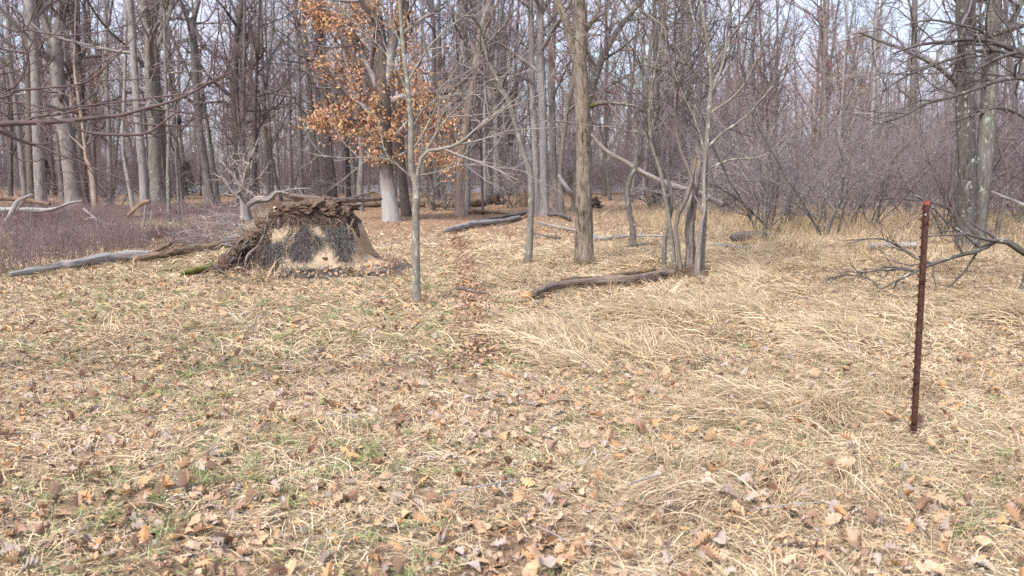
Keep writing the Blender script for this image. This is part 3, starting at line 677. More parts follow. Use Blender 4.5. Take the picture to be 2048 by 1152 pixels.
make_tree('broad lichened limb-like tree slanting up right past the ridged trunk', [(1150, 425, 22), (1152, 380, 18), (1160, 290, 18), (1186, 170, 17), (1215, 95, 16), (1240, 55, 14), (1275, 10, 13), (1300, -20, 12)], 'lich', 'redtwig', H=13, sides=12)
make_tree('crooked lichened tree between the ridged trunk and stem clump', [(1265, 491, 16), (1266, 460, 14), (1258, 420, 14), (1256, 370, 13), (1268, 340, 12), (1280, 300, 10), (1290, 200, 9), (1300, 110, 7), (1318, 40, 6), (1330, 0, 5)], 'lich', 'twig', H=9, n=(14, 6, 5), t0=.35, rtw=.0032, limbs=[[(1258, 360, 7), (1280, 320, 6), (1290, 280, 4), (1330, 240, 3)]])
# clump of stems on the hummock
cg = 'stems growing together on the hummock by the dead snag'
make_tree('pale lichened outermost left stem of the hummock clump', [(1330, 546, 12), (1328, 500, 11), (1332, 460, 11), (1338, 440, 9), (1345, 400, 8), (1332, 345, 7), (1310, 300, 6), (1290, 240, 5), (1284, 150, 4)], 'lich', 'darktwig', H=6, n=(14, 6, 4), t0=.3, rtw=.004, lf=.36, group=cg, flare=.2, cat='stem', name='stem')
make_tree('slim grey stem second from left in the hummock clump', [(1350, 552, 13), (1346, 500, 11), (1338, 440, 10), (1328, 380, 9), (1318, 330, 8), (1302, 290, 7), (1300, 200, 5), (1320, 90, 4)], 'slim', 'darktwig', H=7, n=(16, 6, 4), t0=.3, rtw=.004, lf=.36, group=cg, flare=.2, cat='stem', name='stem', limbs=[[(1318, 340, 5), (1300, 280, 4), (1270, 250, 3), (1250, 200, 2)]])
make_tree('slim dark stem third from left curving toward the snag', [(1362, 556, 12), (1358, 510, 10), (1350, 450, 10), (1360, 420, 12), (1375, 390, 12), (1385, 350, 10), (1368, 320, 8), (1352, 260, 6), (1350, 180, 5), (1335, 90, 4)], 'brown', 'darktwig', H=7, n=(16, 6, 4), t0=.3, rtw=.004, lf=.36, group=cg, flare=.2, cat='stem', name='stem')
make_tree('reddish dead stem leaning between the snag and grey stem', [(1394, 560, 16), (1396, 520, 14), (1402, 450, 12), (1410, 420, 8), (1408, 360, 8), (1412, 300, 6)], 'snag', 'thicket', H=None, n=(4, 3), group=cg, t0=.5, flare=.2, cat='stem', name='stem', rtw=.002)
make_tree('tall smooth grey stem at the right side of the hummock clump', [(1398, 556, 20), (1402, 520, 16), (1408, 440, 14), (1410, 360, 13), (1413, 290, 12), (1419, 210, 11), (1422, 150, 10), (1414, 80, 9), (1404, 20, 8), (1400, -20, 8)], 'slim', 'darktwig', H=8, n=(22, 6, 4), t0=.3, rtw=.004, sides=16, group=cg, flare=.2, cat='stem', name='stem', lf=.34,
    limbs=[[(1412, 300, 7), (1440, 270, 5), (1500, 225, 4), (1560, 150, 3), (1610, 60, 2)], [(1411, 310, 5), (1390, 240, 4), (1362, 180, 4), (1330, 100, 3)], [(1420, 190, 6), (1445, 130, 5), (1455, 60, 4), (1460, 0, 3)], [(1411, 340, 5), (1460, 320, 4), (1530, 310, 3), (1590, 250, 2)], [(1416, 230, 5), (1480, 180, 4), (1520, 100, 3), (1540, 20, 2)]])
# the dead snag: shredded top, reddish rot at the base
g = ground(1385, 548); Y0 = g[1]
P, R = px_path([(1382, 552, 26), (1381, 520, 18), (1380, 470, 18), (1382, 420, 20), (1387, 370, 20), (1391, 330, 18), (1395, 312, 11), (1392, 295, 5)], Y0); P, R = resample(P, R, 60)
sn = thing('dead_snag', 'broken dead trunk with shredded top and peeling lichened bark on the hummock', 'dead tree', g)
tb = Buf(); tb.tube(P - g, R, 28, disp=trunk_disp(.32, .5, .12, 12, .45, 8)); tb.build('trunk', [M['snag']], sn)
tb = Buf()
for k in range(9):
    a = k * .7; c_ = np.array([math.cos(a), math.sin(a), 0]) * .055; i0 = random.randint(5, 40); i1 = min(59, i0 + random.randint(8, 22))
    tb.tube(P[i0:i1] + c_ * (R[i0:i1, None] / .085) - g, R[i0:i1] * .34 * np.sin(np.linspace(.3, 2.9, i1 - i0)), 7, disp=trunk_disp(.35, 0, 1, 9, .3, k))
tb.build('bark_slab', [M['snag']], sn)
tb = Buf()
for k in range(10):
    a = k * .63; q = P[52] + np.array([math.cos(a), math.sin(a), 0]) * .045 - g; h = random.uniform(.06, .22)
    tb.tube(spline([q - [0, 0, .1], q, q + [random.gauss(0, .02), random.gauss(0, .02), h]], 5), np.array([.02, .018, .014, .008, .002]), 5)
tb.build('splinter', [M['rot']], sn)
# roots running down from the clump
for lab, pts in (('twisted grey root running down the hummock toward the camera', [(1396, 548, 16), (1400, 562, 13), (1406, 574, 10), (1412, 592, 5)]), ('dark root knuckle beside the log end under the thin stems', [(1375, 548, 18), (1355, 553, 14), (1335, 556, 10)])):
    pp = np.array([ground(a, b_ + 2) + [0, 0, c_ / 2 * 12.5 / F * .6] for a, b_, c_ in pts]); rr_ = np.array([c_ / 2 * 12.5 / F for _, _, c_ in pts]); pp, rr_ = resample(pp, rr_, 16)
    t_ = Buf(); t_.tube(pp - pp[0], rr_, 10, disp=trunk_disp(.3, 0, 1, 9, .2, 2)); o = t_.build('exposed_root', [M['rot']], None, loc=pp[0]); tag(o, lab, 'root')
# right side trees
make_tree('dark left trunk of the heavy pair behind the rusty post', [(1936, 505, 44), (1934, 470, 36), (1935, 380, 34), (1932, 300, 32), (1930, 200, 33), (1932, 100, 30), (1934, 0, 28)], 'crab', 'thicket', H=13, ws=.98, sides=24, n=(10, 5, 4, 3), flare=.3, t0=.2)
make_tree('lichened grey right trunk of the heavy pair behind the rusty post', [(1952, 502, 34), (1956, 450, 34), (1963, 380, 34), (1970, 300, 32), (1977, 200, 30), (1982, 100, 30), (1988, 0, 28)], 'lich', 'thicket', H=13, ws=.95, sides=24, n=(10, 5, 4, 3), flare=.3, t0=.2)
make_tree('thin bent tree leaning right of the heavy trunk pair', [(1992, 474, 12), (2000, 430, 10), (2015, 380, 9), (2014, 340, 8), (2000, 300, 7), (1988, 250, 6), (1980, 180, 4)], 'brown', 'thicket', H=7, n=(12, 5, 4), rtw=.003)
make_tree('short leaning mossy stub in tall grass before the thicket', [(1564, 440, 9), (1570, 425, 8), (1585, 400, 6), (1602, 372, 4)], 'lich', 'thicket', H=None, n=(6, 4), flare=.2, rtw=.003)
make_tree('lichened thin tree slanting left before the grey thicket', [(1528, 424, 10), (1522, 400, 9), (1510, 350, 8), (1503, 290, 7), (1502, 200, 6)], 'lich', 'thicket', H=10, n=(10, 5, 4))
make_tree('dark curved young tree right of the hummock clump', [(1500, 450, 7), (1502, 420, 8), (1515, 395, 6), (1540, 365, 5), (1560, 330, 4)], 'dark', 'thicket', H=None, n=(10, 5, 4), rtw=.003)
make_tree('straight grey trunk seen above the thicket under pale sky', [(1822, 402, 17), (1824, 300, 14), (1826, 150, 13), (1830, 0, 12)], 'grey', 'twig', H=18)
make_tree('grey trunk rising behind the snag and stem clump', [(1368, 412, 14), (1366, 300, 13), (1372, 200, 12), (1378, 100, 11), (1384, 0, 10)], 'lich', 'twig', H=15)
make_tree('tall reddish-twigged tree above the thicket right of centre', [(1640, 400, 14), (1648, 250, 12), (1650, 120, 11), (1655, 0, 10)], 'grey', 'redtwig', H=17)

# hero slim maple in the left centre
mp_, mm, mg = make_tree('slim pale young tree with long arching twigs in front of the oak', [(834, 606, 22), (833, 575, 18), (832, 500, 17), (832, 430, 17), (832, 365, 17), (824, 345, 14), (822, 300, 13), (822, 240, 12), (815, 175, 11), (808, 110, 10), (802, 40, 9), (799, -10, 8)], 'slim', 'paletwig', H=6.5, sides=20, rings=90, flare=.3, amp=.08, fl_len=.08, n=(7, 5, 3), t0=.5, rtw=.003, lf=.2, wob=.1, ws=.9,
    limbs=[[(833, 360, 9), (840, 325, 8), (852, 303, 8), (878, 299, 7), (912, 290, 7), (947, 265, 6), (987, 235, 4), (1020, 214, 3), (1090, 186, 2)],
           [(828, 358, 4), (808, 342, 3.4), (785, 322, 3), (750, 315, 2.6), (700, 316, 2), (640, 311, 1.6), (600, 300, 1.2)],
           [(824, 300, 5), (836, 285, 4.5), (855, 250, 4), (880, 200, 3), (905, 150, 2), (930, 100, 1.5)],
           [(815, 165, 6), (835, 130, 5), (862, 90, 4), (905, 50, 3), (960, 10, 2)],
           [(818, 195, 5), (800, 150, 4), (770, 105, 3.6), (720, 55, 3), (670, 10, 2)],
           [(832, 352, 4), (870, 345, 3), (930, 330, 2.6), (1000, 335, 2), (1060, 345, 1.4)],
           [(852, 303, 5), (880, 255, 4), (930, 200, 3), (980, 160, 2), (1030, 150, 1.4)],
           [(912, 290, 4), (960, 280, 3), (1020, 262, 2.4), (1100, 255, 1.6)],
           [(823, 260, 4), (850, 215, 3.4), (900, 190, 2.6), (960, 190, 2)],
           [(806, 90, 4), (780, 50, 3), (760, 0, 2)]])

# russet leaves clinging to the oak: leaf-sized blades on its limbs
def leaf_cloud(root, g, blobs, n, size, m, name='leaves', flat=.3):
    per = []; tot = sum(b_[5] for b_ in blobs)
    for (px, py, rx, ry, rd, w) in blobs:
        k = int(n * w / tot); c_ = at(px, py, g[1]); s_ = g[1] / F
        u = rng.normal(0, .45, (k, 3)); q = c_ + u * np.array([rx * s_, rd, ry * s_])
        keep_ = vn(q / .42, 77) + .6 * vn(q / .17, 78) > .02; per.append(q[keep_])
    P_ = np.concatenate(per); k = len(P_); a = U(0, 6.28, k); el = rng.normal(-.5, .5, k); L = size * U(.7, 1.3, k)[:, None]
    d = np.stack([np.cos(a) * np.cos(el), np.sin(a) * np.cos(el), np.sin(el)], 1); nrm = rng.normal(0, 1, (k, 3)); sdv = np.cross(d, nrm); sdv /= np.linalg.norm(sdv, axis=1, keepdims=True)
    up = np.cross(sdv, d) * .18
    V = np.stack([P_, P_ + d * L * .5 + sdv * L * .27 + up * L, P_ + d * L - up * L, P_ + d * L * .5 - sdv * L * .27 + up * L], 1)
    t = np.repeat(np.clip(rng.normal(1, .25, (k, 1)), .4, 1.6) * np.array([[1, 1, 1.]]) * (1 + rng.normal(0, .08, (k, 3))), 4, 0)
    bb = Buf(); bb.add(V - g, np.arange(k * 4).reshape(-1, 4), None, 0, t); o = bb.build(name, [m], root, smooth=False); o['kind'] = 'stuff'
leaf_cloud(oak, og, [(690, 235, 70, 40, 1.2, 3), (640, 240, 40, 20, 1, 1), (760, 215, 80, 55, 1.4, 4), (840, 205, 70, 50, 1.4, 3), (880, 250, 50, 40, 1.2, 1.6), (745, 265, 70, 40, 1.2, 2.4), (850, 300, 60, 40, 1.2, 1.4), (650, 40, 70, 40, 1.4, 2), (700, 80, 60, 50, 1.2, 1.6), (620, 15, 50, 30, 1.2, 1.2), (790, 60, 50, 60, 1.2, 1.2), (740, 20, 60, 40, 1.2, 1.2), (700, 150, 50, 40, 1.2, 1.2), (815, 150, 50, 50, 1.2, 1.2), (760, 310, 60, 25, 1, .8), (655, 130, 40, 40, 1, .5), (900, 330, 30, 30, 1, .4)], 14500, .125, M['oakleaf'])

# ------------------------------------------------------------------ fallen wood
CUT = bark('broken_wood', (.30, .15, .07), (.55, .33, .18), 30, 3, None, .6, var=0)
SAND_TOP = None
def log(label, pts, m='logbark', sides=14, amp=.28, fine=.26, cut=False, branches=(), name='fallen_log', cat='log', sink=.3, lift=0., tw='twig', twig=0, group=None, rtw=.003):
    P = []; R = []
    for q in pts:
        a, b_, w = q[:3]; l_ = q[3] if len(q) > 3 else 0.
        if l_ == 0: g_ = ground(a, b_ + w * .3); r_ = w / 2 * g_[1] / F; P.append(g_ + [0, 0, r_ * (1 - sink) + lift + .065])
        else: p_ = at(a, b_, l_); r_ = w / 2 * l_ / F; P.append(p_)
        R.append(r_)
    P, R = resample(np.array(P), np.array(R), int(max(14, len(pts) * 9)))
    o0 = P[0].copy(); root = thing(name, label, cat, o0, group); tb = Buf()
    tb.tube(P - o0, R, sides, disp=trunk_disp(amp, 0, 1, 9, fine, int(pts[0][0]) + 3), cap=2 if cut else True); tb.build('trunk', [M[m], CUT], root)
    if branches or twig:
        cb = Buf()
        for br in branches:
            cb = Buf()
            lp, lr = px_path([(q[0], q[1], q[2]) for q in br], br[0][3] if len(br[0]) > 3 else P[len(P) // 2, 1]); lp, lr = resample(lp, lr, 14); cb.tube(lp - o0, lr, 6, disp=trunk_disp(.1, 0, 1))
            if twig:
                C, CR = grow(lp, lr, 4 + twig, .15, 1, 50, 15, .45, .4, 6, .6, rtw, .22, .02); cb.tube(C - o0, CR, 4)
                C, CR = grow(C, CR, 3, .2, 1, 45, 15, .5, .4, 5, .6, rtw * .7, .22, .02); cb.tube(C - o0, CR, 3)
            q_ = cb.build('branch', [M[m], M[tw]], root)
            if twig: q_['kind'] = 'stuff'
        if twig and not branches:
            C, CR = grow(P, R, 6 * twig, .1, 1, 60, 15, .12, .5, 6, .3, rtw, .2, .06); cb.tube(C - o0, CR, 4)
            C, CR = grow(C, CR, 3, .2, 1, 45, 15, .5, .4, 5, .6, rtw * .7, .22, .02); cb.tube(C - o0, CR, 3)
            cb.build('branch', [M[m], M[tw]], root)['kind'] = 'stuff'
    return root
log('twisted grey-brown log from the orange broken end to the hummock', [(1068, 600, 14), (1090, 588, 16), (1122, 580, 16), (1180, 575, 16), (1235, 572, 18), (1290, 566, 20), (1325, 558, 18), (1350, 551, 18)], 'logbark', 20, .4, .3)
log('second thinner strand of wood lying along the grey-brown log', [(1120, 572, 6), (1150, 571, 8), (1200, 570, 7), (1236, 563, 9), (1275, 557, 9), (1310, 552, 6)], 'rot', 12, .35, .3, lift=.03)
ob = log('orange rotten broken chunk at the left end of the log', [(1042, 601, 9), (1054, 600, 15), (1068, 598, 13)], 'rot', 12, .35, .2, name='wood_chunk', cat='wood chunk')
ob.children[0].data.materials[0] = CUT
log('long bleached grey log lying below the reddish brambles', [(20, 558, 9), (75, 549, 13), (120, 540, 15), (145, 537, 18), (180, 532, 17), (240, 522, 19), (300, 518, 16)], 'silver', 20, .35, .35)
log('reddish brown half of the long log nearer the root mound', [(268, 526, 11), (315, 519, 13), (350, 512, 14), (395, 504, 13), (440, 497, 14), (486, 490, 13)], 'rot', 18, .35, .35)
log('bleached log with dark branch lying on russet leaf floor', [(888, 467, 9), (915, 461, 13), (950, 452, 11), (1000, 447, 9), (1040, 438, 7)], 'silver', 10, .3, .2)
log('dark slender branch lying above the bleached log', [(950, 452, 8), (1000, 443, 10), (1045, 434, 7), (1052, 430, 5)], 'dark', 8, .3, .2, lift=.05)
log('rust-red rotten log lying behind the peeled leaning tree', [(866, 410, 14), (900, 411, 15), (940, 410, 15), (968, 408, 13)], 'rot', 10)
log('low brown log behind the oak and root mound', [(680, 412, 13), (730, 412, 12), (790, 412, 12), (850, 412, 10)], 'rot', 10)
log('dark trunk propped over the back of the root mound', [(580, 391, 11, 24), (620, 396, 13, 24), (660, 402, 12, 24), (720, 400, 9, 25), (762, 398, 6, 26)], 'logbark', 10, branches=[[(690, 400, 6, 25), (730, 388, 4), (760, 382, 2)]], twig=2)
log('curled bare log at the foot of the lone thin sapling', [(918, 418, 7), (935, 425, 9), (965, 427, 8), (1000, 428, 7), (1020, 431, 4)], 'rot', 8)
log('dark stubby branch at the foot of the twin trunks', [(1096, 432, 7), (1118, 433, 8), (1136, 438, 8), (1139, 442, 6)], 'dark', 8)
log('thin stick lying left of the ridged trunk', [(1075, 448, 3), (1110, 457, 4), (1155, 467, 6), (1200, 480, 7), (1246, 480, 4)], 'silver', 7, name='fallen_branch', cat='branch', cut=False)
log('second stick lying just behind the slim crooked tree', [(1055, 470, 3), (1090, 477, 4), (1120, 483, 5)], 'brown', 7, name='fallen_branch', cat='branch', cut=False)
log('curved pale branch right of the ridged trunk base', [(1186, 485, 8), (1215, 483, 8), (1240, 478, 6), (1330, 478, 5), (1400, 496, 5)], 'silver', 7, name='fallen_branch', cat='branch', cut=False, branches=[[(1284, 478, 4, 17.5), (1283, 465, 3), (1286, 455, 2)]])
log('thin dark branch crossing behind the hummock clump', [(1235, 502, 4), (1285, 495, 5), (1340, 493, 6), (1375, 488, 5)], 'brown', 7, name='fallen_branch', cat='branch', cut=False, branches=[[(1265, 528, 2, 15.5), (1290, 512, 2.4), (1310, 500, 3)]])
log('bleached branch lying right of the hummock clump', [(1395, 494, 5), (1450, 497, 7), (1480, 502, 8), (1530, 504, 6)], 'silver', 8, name='fallen_branch', cat='branch')
log('dark weathered log end in tall grass right of the clump', [(1462, 484, 13), (1492, 481, 17), (1525, 481, 17), (1550, 482, 14)], 'dark', 12, sink=0)
log('short silvery log in tall grass just left of the rusty post', [(1736, 503, 11), (1762, 501, 14), (1800, 500, 15), (1832, 500, 14)], 'silver', 14, .25, .25, sink=0)
log('big dark fallen trunk behind the heavy trunk pair at right', [(1960, 388, 22), (2010, 390, 24), (2060, 392, 25), (2140, 396, 26)], 'dark', 12)
log('pale bleached pole leaning over the dark trunk at far right', [(1975, 380, 5, 21), (2010, 395, 6, 20.6), (2055, 412, 7, 20)], 'silver', 8)
log('reddish fallen trunk under the grey thicket', [(1612, 405, 14), (1650, 398, 17), (1695, 400, 14)], 'rot', 10)
log('dead pinkish trunk fallen diagonally behind the stem clump', [(1182, 268, 4, 24), (1210, 300, 8, 24), (1250, 323, 9, 24), (1285, 345, 11, 24), (1330, 366, 12, 24), (1390, 384, 12, 24), (1446, 409, 12, 24.2)], 'snag', 14, .25, .2)
log('grey-white thin trunk leaning left behind the ridged trunk', [(1117, 350, 7, 31), (1135, 378, 9, 31), (1152, 402, 9, 31.5)], 'silver', 10)
log('short crooked branch half buried in the brambles', [(308, 512, 8), (330, 500, 8), (345, 492, 7), (362, 497, 5), (385, 492, 3)], 'rot', 8, name='fallen_branch', cat='branch')
log('small curled stick lying at the start of the leafy path', [(912, 586, 5), (935, 589, 5), (952, 595, 5), (972, 597, 4)], 'dark', 7, name='stick', cat='stick')
# brush pile at far left
bp = 'bleached wood of the brush pile at far left'
log('long bare fallen limb stretching right from the brush pile', [(-40, 418, 10, 24), (20, 419, 11, 24), (80, 421, 9, 24), (112, 417, 7, 24), (140, 406, 5, 24), (165, 401, 3, 24)], 'silver', 9, group=bp)
log('forked bleached trunk leaning out of the brush pile', [(12, 442, 9, 23), (24, 424, 10, 23), (34, 405, 9, 23), (50, 395, 6, 23), (66, 388, 3, 23)], 'silver', 9, group=bp, branches=[[(34, 420, 5, 23), (45, 402, 4), (56, 392, 2)], [(24, 424, 6, 23), (14, 440, 4), (5, 450, 3)]])
log('dark log lying on top of the brush pile', [(-60, 398, 12, 27), (0, 395, 12, 27), (60, 402, 9, 27), (100, 408, 7, 27)], 'rot', 9, group=bp)
log('thin pale pole slanting into the brambles', [(168, 418, 4, 24), (190, 437, 5, 23.5), (204, 448, 4, 23)], 'silver', 7, group=bp, branches=[[(168, 440, 3, 23), (185, 436, 3), (208, 443, 2)]])
log('arched rotten trunk root standing before the big lichened tree', [(255, 432, 6, 25), (272, 416, 8, 25), (288, 405, 9, 25), (300, 402, 7, 25)], 'rot', 10)
log('fallen trunk lying from the lichened tree to the dead tangle', [(262, 436, 7), (320, 432, 11), (360, 426, 13), (420, 420, 14), (455, 416, 12)], 'rot', 10, twig=1)
for lab, q in (('short pale upright stake in the brambles, left of two', [(285, 466, 2.6, 21), (288, 440, 3, 21), (291, 412, 2.6, 21)]), ('short pale upright stake in the brambles, right of two', [(301, 458, 3.6, 21), (302, 436, 3.6, 21), (303, 421, 2.6, 21)])):
    log(lab, q, 'silver', 6, name='stake', cat='stake')

def tangle(name, label, cat, cx, cy, Y0, w, h, n, m, length=.6, r=.006, parts='twig', dome=True, seed=0, dy=.6):
    """heap of dead sticks: starts inside a low dome and sticks out every way"""
    g_ = at(cx, cy, Y0); g_[2] = float(HG(g_[0], g_[1])); root = thing(name, label, cat, g_); s_ = Y0 / F
    p = np.stack([rng.normal(0, w * s_ * .3, n), rng.normal(0, dy * .4, n), np.abs(rng.normal(0, h * s_ * .45, n))], 1)
    d = rng.normal(0, 1, (n, 3)); d[:, 2] *= .5; d /= np.linalg.norm(d, axis=1, keepdims=True); L = length * U(.4, 1.2, n)[:, None]
    C = [p]; 
    for k in range(5): d = d + rng.normal(0, .18, d.shape); d /= np.linalg.norm(d, axis=1, keepdims=True); p = p + d * L / 5; p[:, 2] = np.maximum(p[:, 2], .01); C.append(p)
    C = np.stack(C, 1); R_ = U(.5, 1.5, n)[:, None] * r * (1 - .6 * np.linspace(0, 1, 6))[None]; tb = Buf(); tb.tube(C, R_, 5)
    C2, R2 = grow(C, R_, 3, .2, 1, 50, 15, .5, .4, 5, .6, r * .4, .2, 0); tb.tube(C2, R2, 3); o = tb.build(parts, [M[m]], root); o['kind'] = 'stuff'; return root, g_
def lump(root, rx, ry, rz, m, name='soil', seed=0, z=0., amp=.35, n=26, fine=.12):
    u = np.linspace(0, 2 * np.pi, n, endpoint=False); v = np.linspace(.02, np.pi - .02, n // 2); Uu, Vv = np.meshgrid(u, v, indexing='ij')
    D = np.stack([np.cos(Uu) * np.sin(Vv), np.sin(Uu) * np.sin(Vv), np.cos(Vv)], -1); rr_ = 1 + amp * fbm(D * 1.6 + seed * 3.1, 3, seed) + fine * vn(D * 7 + seed, seed + 4)
    V = D * rr_[..., None] * np.array([rx, ry, rz]) + [0, 0, z]; a, b_ = Uu.shape; i = (np.arange(a)[:, None] * b_ + np.arange(b_ - 1)[None]).ravel(); j = (((np.arange(a) + 1) % a)[:, None] * b_ + np.arange(b_ - 1)[None]).ravel()
    bb = Buf(); bb.add(V, np.stack([i, i + 1, j + 1, j], 1)); return bb.build(name, [m], root)
SOIL = bark('dark_root_soil', (.025, .017, .013), (.10, .065, .048), 16, 16, None, .6, var=0, bst=1, bd=.04)
t_, g_ = tangle('brush_pile', 'low heap of brown dead branches behind the brambles at far left', 'brush pile', 50, 418, 27, 150, 26, 260, 'bramble', 1.3, .012, dy=2)
lump(t_, 1.9, .9, .42, SOIL, 'debris_mound', 5)
for lab, cx, cy, Y0, w, h in (('upturned root plate behind the lone thin sapling', 990, 402, 46, 26, 20), ('dark upturned root plate right behind the ridged trunk', 1192, 402, 42, 17, 18), ('low dark root clump among the brambles', 322, 462, 21, 36, 18)):
    t_, g_ = tangle('root_ball', lab, 'root ball', cx, cy, Y0, w, h, 150, 'dark', w * Y0 / F * .62, .022, parts='roots', dy=.4); s_ = Y0 / F
    lump(t_, w * s_ * .42, .3, h * s_ * .62, SOIL, 'soil', int(cx), h * s_ * .5, .6, 34, .3)
# rotten stump with jagged rim
g_ = ground(1044, 413); st = thing('rotten_stump', 'rust-red jagged rotten stump left of the twin trunks', 'stump', g_); s_ = g_[1] / F
tb = Buf()
for k in range(11):
    a = k * .571; c_ = np.array([math.cos(a), math.sin(a), 0]) * 8 * s_; h = random.uniform(22, 40) * s_
    tb.tube(np.array([c_ * 1.25 - [0, 0, .1], c_ + [0, 0, h * .5], c_ * .9 + [0, 0, h]]), np.array([5.2, 4.2, .8]) * s_, 7, disp=trunk_disp(.2, 0, 1))
tb.build('trunk', [M['rot']], st)

# ------------------------------------------------------------------ uprooted root mound
mY = 13.1; mc = ground(635, 552); mY = mc[1] + .55; s_ = mY / F
MX = (635 - 1024) * s_
def mound_h(x, y):     # metres from the mound's centre; front is -y
    x = np.asarray(x, float); y = np.asarray(y, float)
    nx_ = n2(x + 5, y, .5, 61, 3); n3 = n2(x, y, .16, 62, 3)
    xl = np.clip((x + 1.42 + .10 * nx_) / .85, 0, 1); xr = np.clip((1.38 - x + .12 * nx_) / .95, 0, 1) ** 1.3; xr2 = 1 - sst(.60, .86, x + .06 * nx_)
    yf = np.clip((y + 1.02 + .10 * nx_ - .10 * x * x) / .56, 0, 1) ** .9; yb = 1 - sst(.35, 1.2, y)
    apron = .22 * sst(-1.35, -.6, y + .12 * nx_) * (1 - sst(.9, 1.5, np.abs(x - .1) + .1 * nx_))
    top = (1.03 - .16 * (x + .05) ** 2) * np.minimum(xl, .72 * xr + .28 * xr2) * yf * yb
    return np.maximum(top, apron * yb) + .05 * n3 * sst(.02, .2, top + apron) + .07 * nx_ * sst(.1, .4, top)
gx_ = np.linspace(-1.75, 1.75, 230); gy_ = np.concatenate([np.linspace(-1.4, .1, 150), np.linspace(.12, 1.5, 40)])
Xm, Ym = np.meshgrid(gx_, gy_, indexing='ij'); Zm = mound_h(Xm, Ym)
gz = HG(Xm + MX, Ym + mY) ; edge = sst(.0, .06, Zm)
Yo = Ym - .03 * sst(.3, .75, Zm) * (1 - sst(.0, .3, Ym)) * edge          # the face leans out near its top
nn = fbm(np.stack([Xm * 4, Ym * 4, Zm * 4], -1), 4, 70)
Yo = Yo + .045 * nn * edge; Xo = Xm + .03 * fbm(np.stack([Xm * 5, Ym * 5, Zm * 5 + 9], -1), 3, 75) * edge
V = np.stack([Xo, Yo, Zm + gz - mc[2] - .012 * (1 - edge)], -1)
a_ = sst(.70, .88, Zm + .14 * nn)                                           # dark crust on top
def hair_val(x, z): return 1.3 * fbm(np.stack([x * 4.6 + 3.3, 0 * x, z * 2.6], -1), 3, 83) + .42 - 2.2 * np.abs(z - .5 - .10 * np.sin(x * 5.3 + 1)) - .35 * sst(.5, .75, x) - .08
band0 = np.exp(-((Zm - .47 - .10 * np.sin(Xm * 5.3 + 1) - .12 * nn) / .12) ** 2) * sst(-.75, -.6, Xm) * (1 - sst(.55, .75, Xm))
leftd = 1 - sst(-.95, -.60, Xm + .25 * nn + .25 * (Zm - .5))
litter = (1 - sst(.06, .2, Zm + .08 * nn))
dark = np.clip(a_ + .8 * sst(.80, .95, Xm + .12 * nn) * sst(.1, .3, Zm) * sst(-.75, -.4, Ym) + sst(-.05, .2, hair_val(Xm, Zm) + .25 * nn) * .75 * (1 - sst(.62, .7, Xm)) + leftd * .9 + litter * .75 + .5 * sst(.35, .5, nn), 0, 1)
orange = sst(.45, .75, Xm) * (1 - leftd) * .8 + .3 * sst(.1, .4, n2(Xm, Ym, .3, 90))
md = thing('root_mound', 'uprooted tree mound with dark root crust over a pale sandy face', 'root mound', (MX, mY, mc[2]))
b_ = Buf(); a, c = Xm.shape; ii = (np.arange(a - 1)[:, None] * c + np.arange(c - 1)[None]).ravel()
b_.add(V, np.stack([ii, ii + c, ii + c + 1, ii + 1], 1), None, 0, np.stack([dark, orange, leftd], -1).reshape(-1, 3))
m, n, l, b = mat('sandy_soil'); tco = attr(n, 'bc').outputs['Vector']; ti = n.new('ShaderNodeSeparateXYZ'); l.new(attr(n, 'tint').outputs['Vector'], ti.inputs[0])
q1 = noise(n, l, tco, 38, 6, .75); q2 = noise(n, l, tco, 7, 5, .65); q3 = noise(n, l, mapping(n, l, tco, (1, 1, 3)), 3, 4)
sand = mix(n, l, ramp(n, l, q2, .35, .7), (.44, .335, .225), (.58, .46, .33)); sand = mix(n, l, math_(n, l, 'MULTIPLY', ti.outputs[1], ramp(n, l, q3, .4, .6)), sand, (.42, .26, .13))
sand = mix(n, l, math_(n, l, 'MULTIPLY', ramp(n, l, q1, .55, .7), .55), sand, (.25, .18, .12))
dk = mix(n, l, ramp(n, l, q1, .35, .65), (.045, .034, .028), (.20, .15, .115))
f = math_(n, l, 'ADD', ti.outputs[0], math_(n, l, 'MULTIPLY', math_(n, l, 'SUBTRACT', q1, .5), 1.6)); f = ramp(n, l, f, .38, .58)
l.new(mix(n, l, f, sand, dk), b.inputs['Base Color']); bump(n, l, b, math_(n, l, 'ADD', q1, q2), 1, .03)
m_sand = m; b_.build('sand_bank', [m], md)
# crust: lumpy matted sods along the top, each one its own piece
CR_ = bark('root_mat', (.05, .03, .022), (.20, .135, .10), 30, 30, None, .6, var=.25, bst=1, bd=.04)
cr_ = [(-.46, -.38, .93, .20, .18, .11), (-.24, -.44, 1.00, .22, .19, .12), (.02, -.45, 1.04, .25, .19, .12), (.26, -.42, 1.01, .22, .19, .11), (.46, -.35, .92, .16, .17, .11), (-.05, -.12, 1.05, .46, .28, .09), (.2, .05, 1.02, .4, .3, .08), (-.45, .05, .94, .34, .3, .10), (.58, -.28, .78, .08, .14, .13), (.66, -.30, .60, .05, .10, .12), (.12, -.28, 1.08, .3, .2, .06), (-.32, -.28, 1.03, .28, .2, .07)]
for q in range(26):
    t = q / 25 + random.uniform(-.03, .03); cr_.append((-.60 - .70 * t, -.42 - .25 * t + random.uniform(-.14, .16), .84 - .74 * t + random.uniform(-.05, .03), random.uniform(.09, .19), random.uniform(.09, .17), random.uniform(.06, .11)))
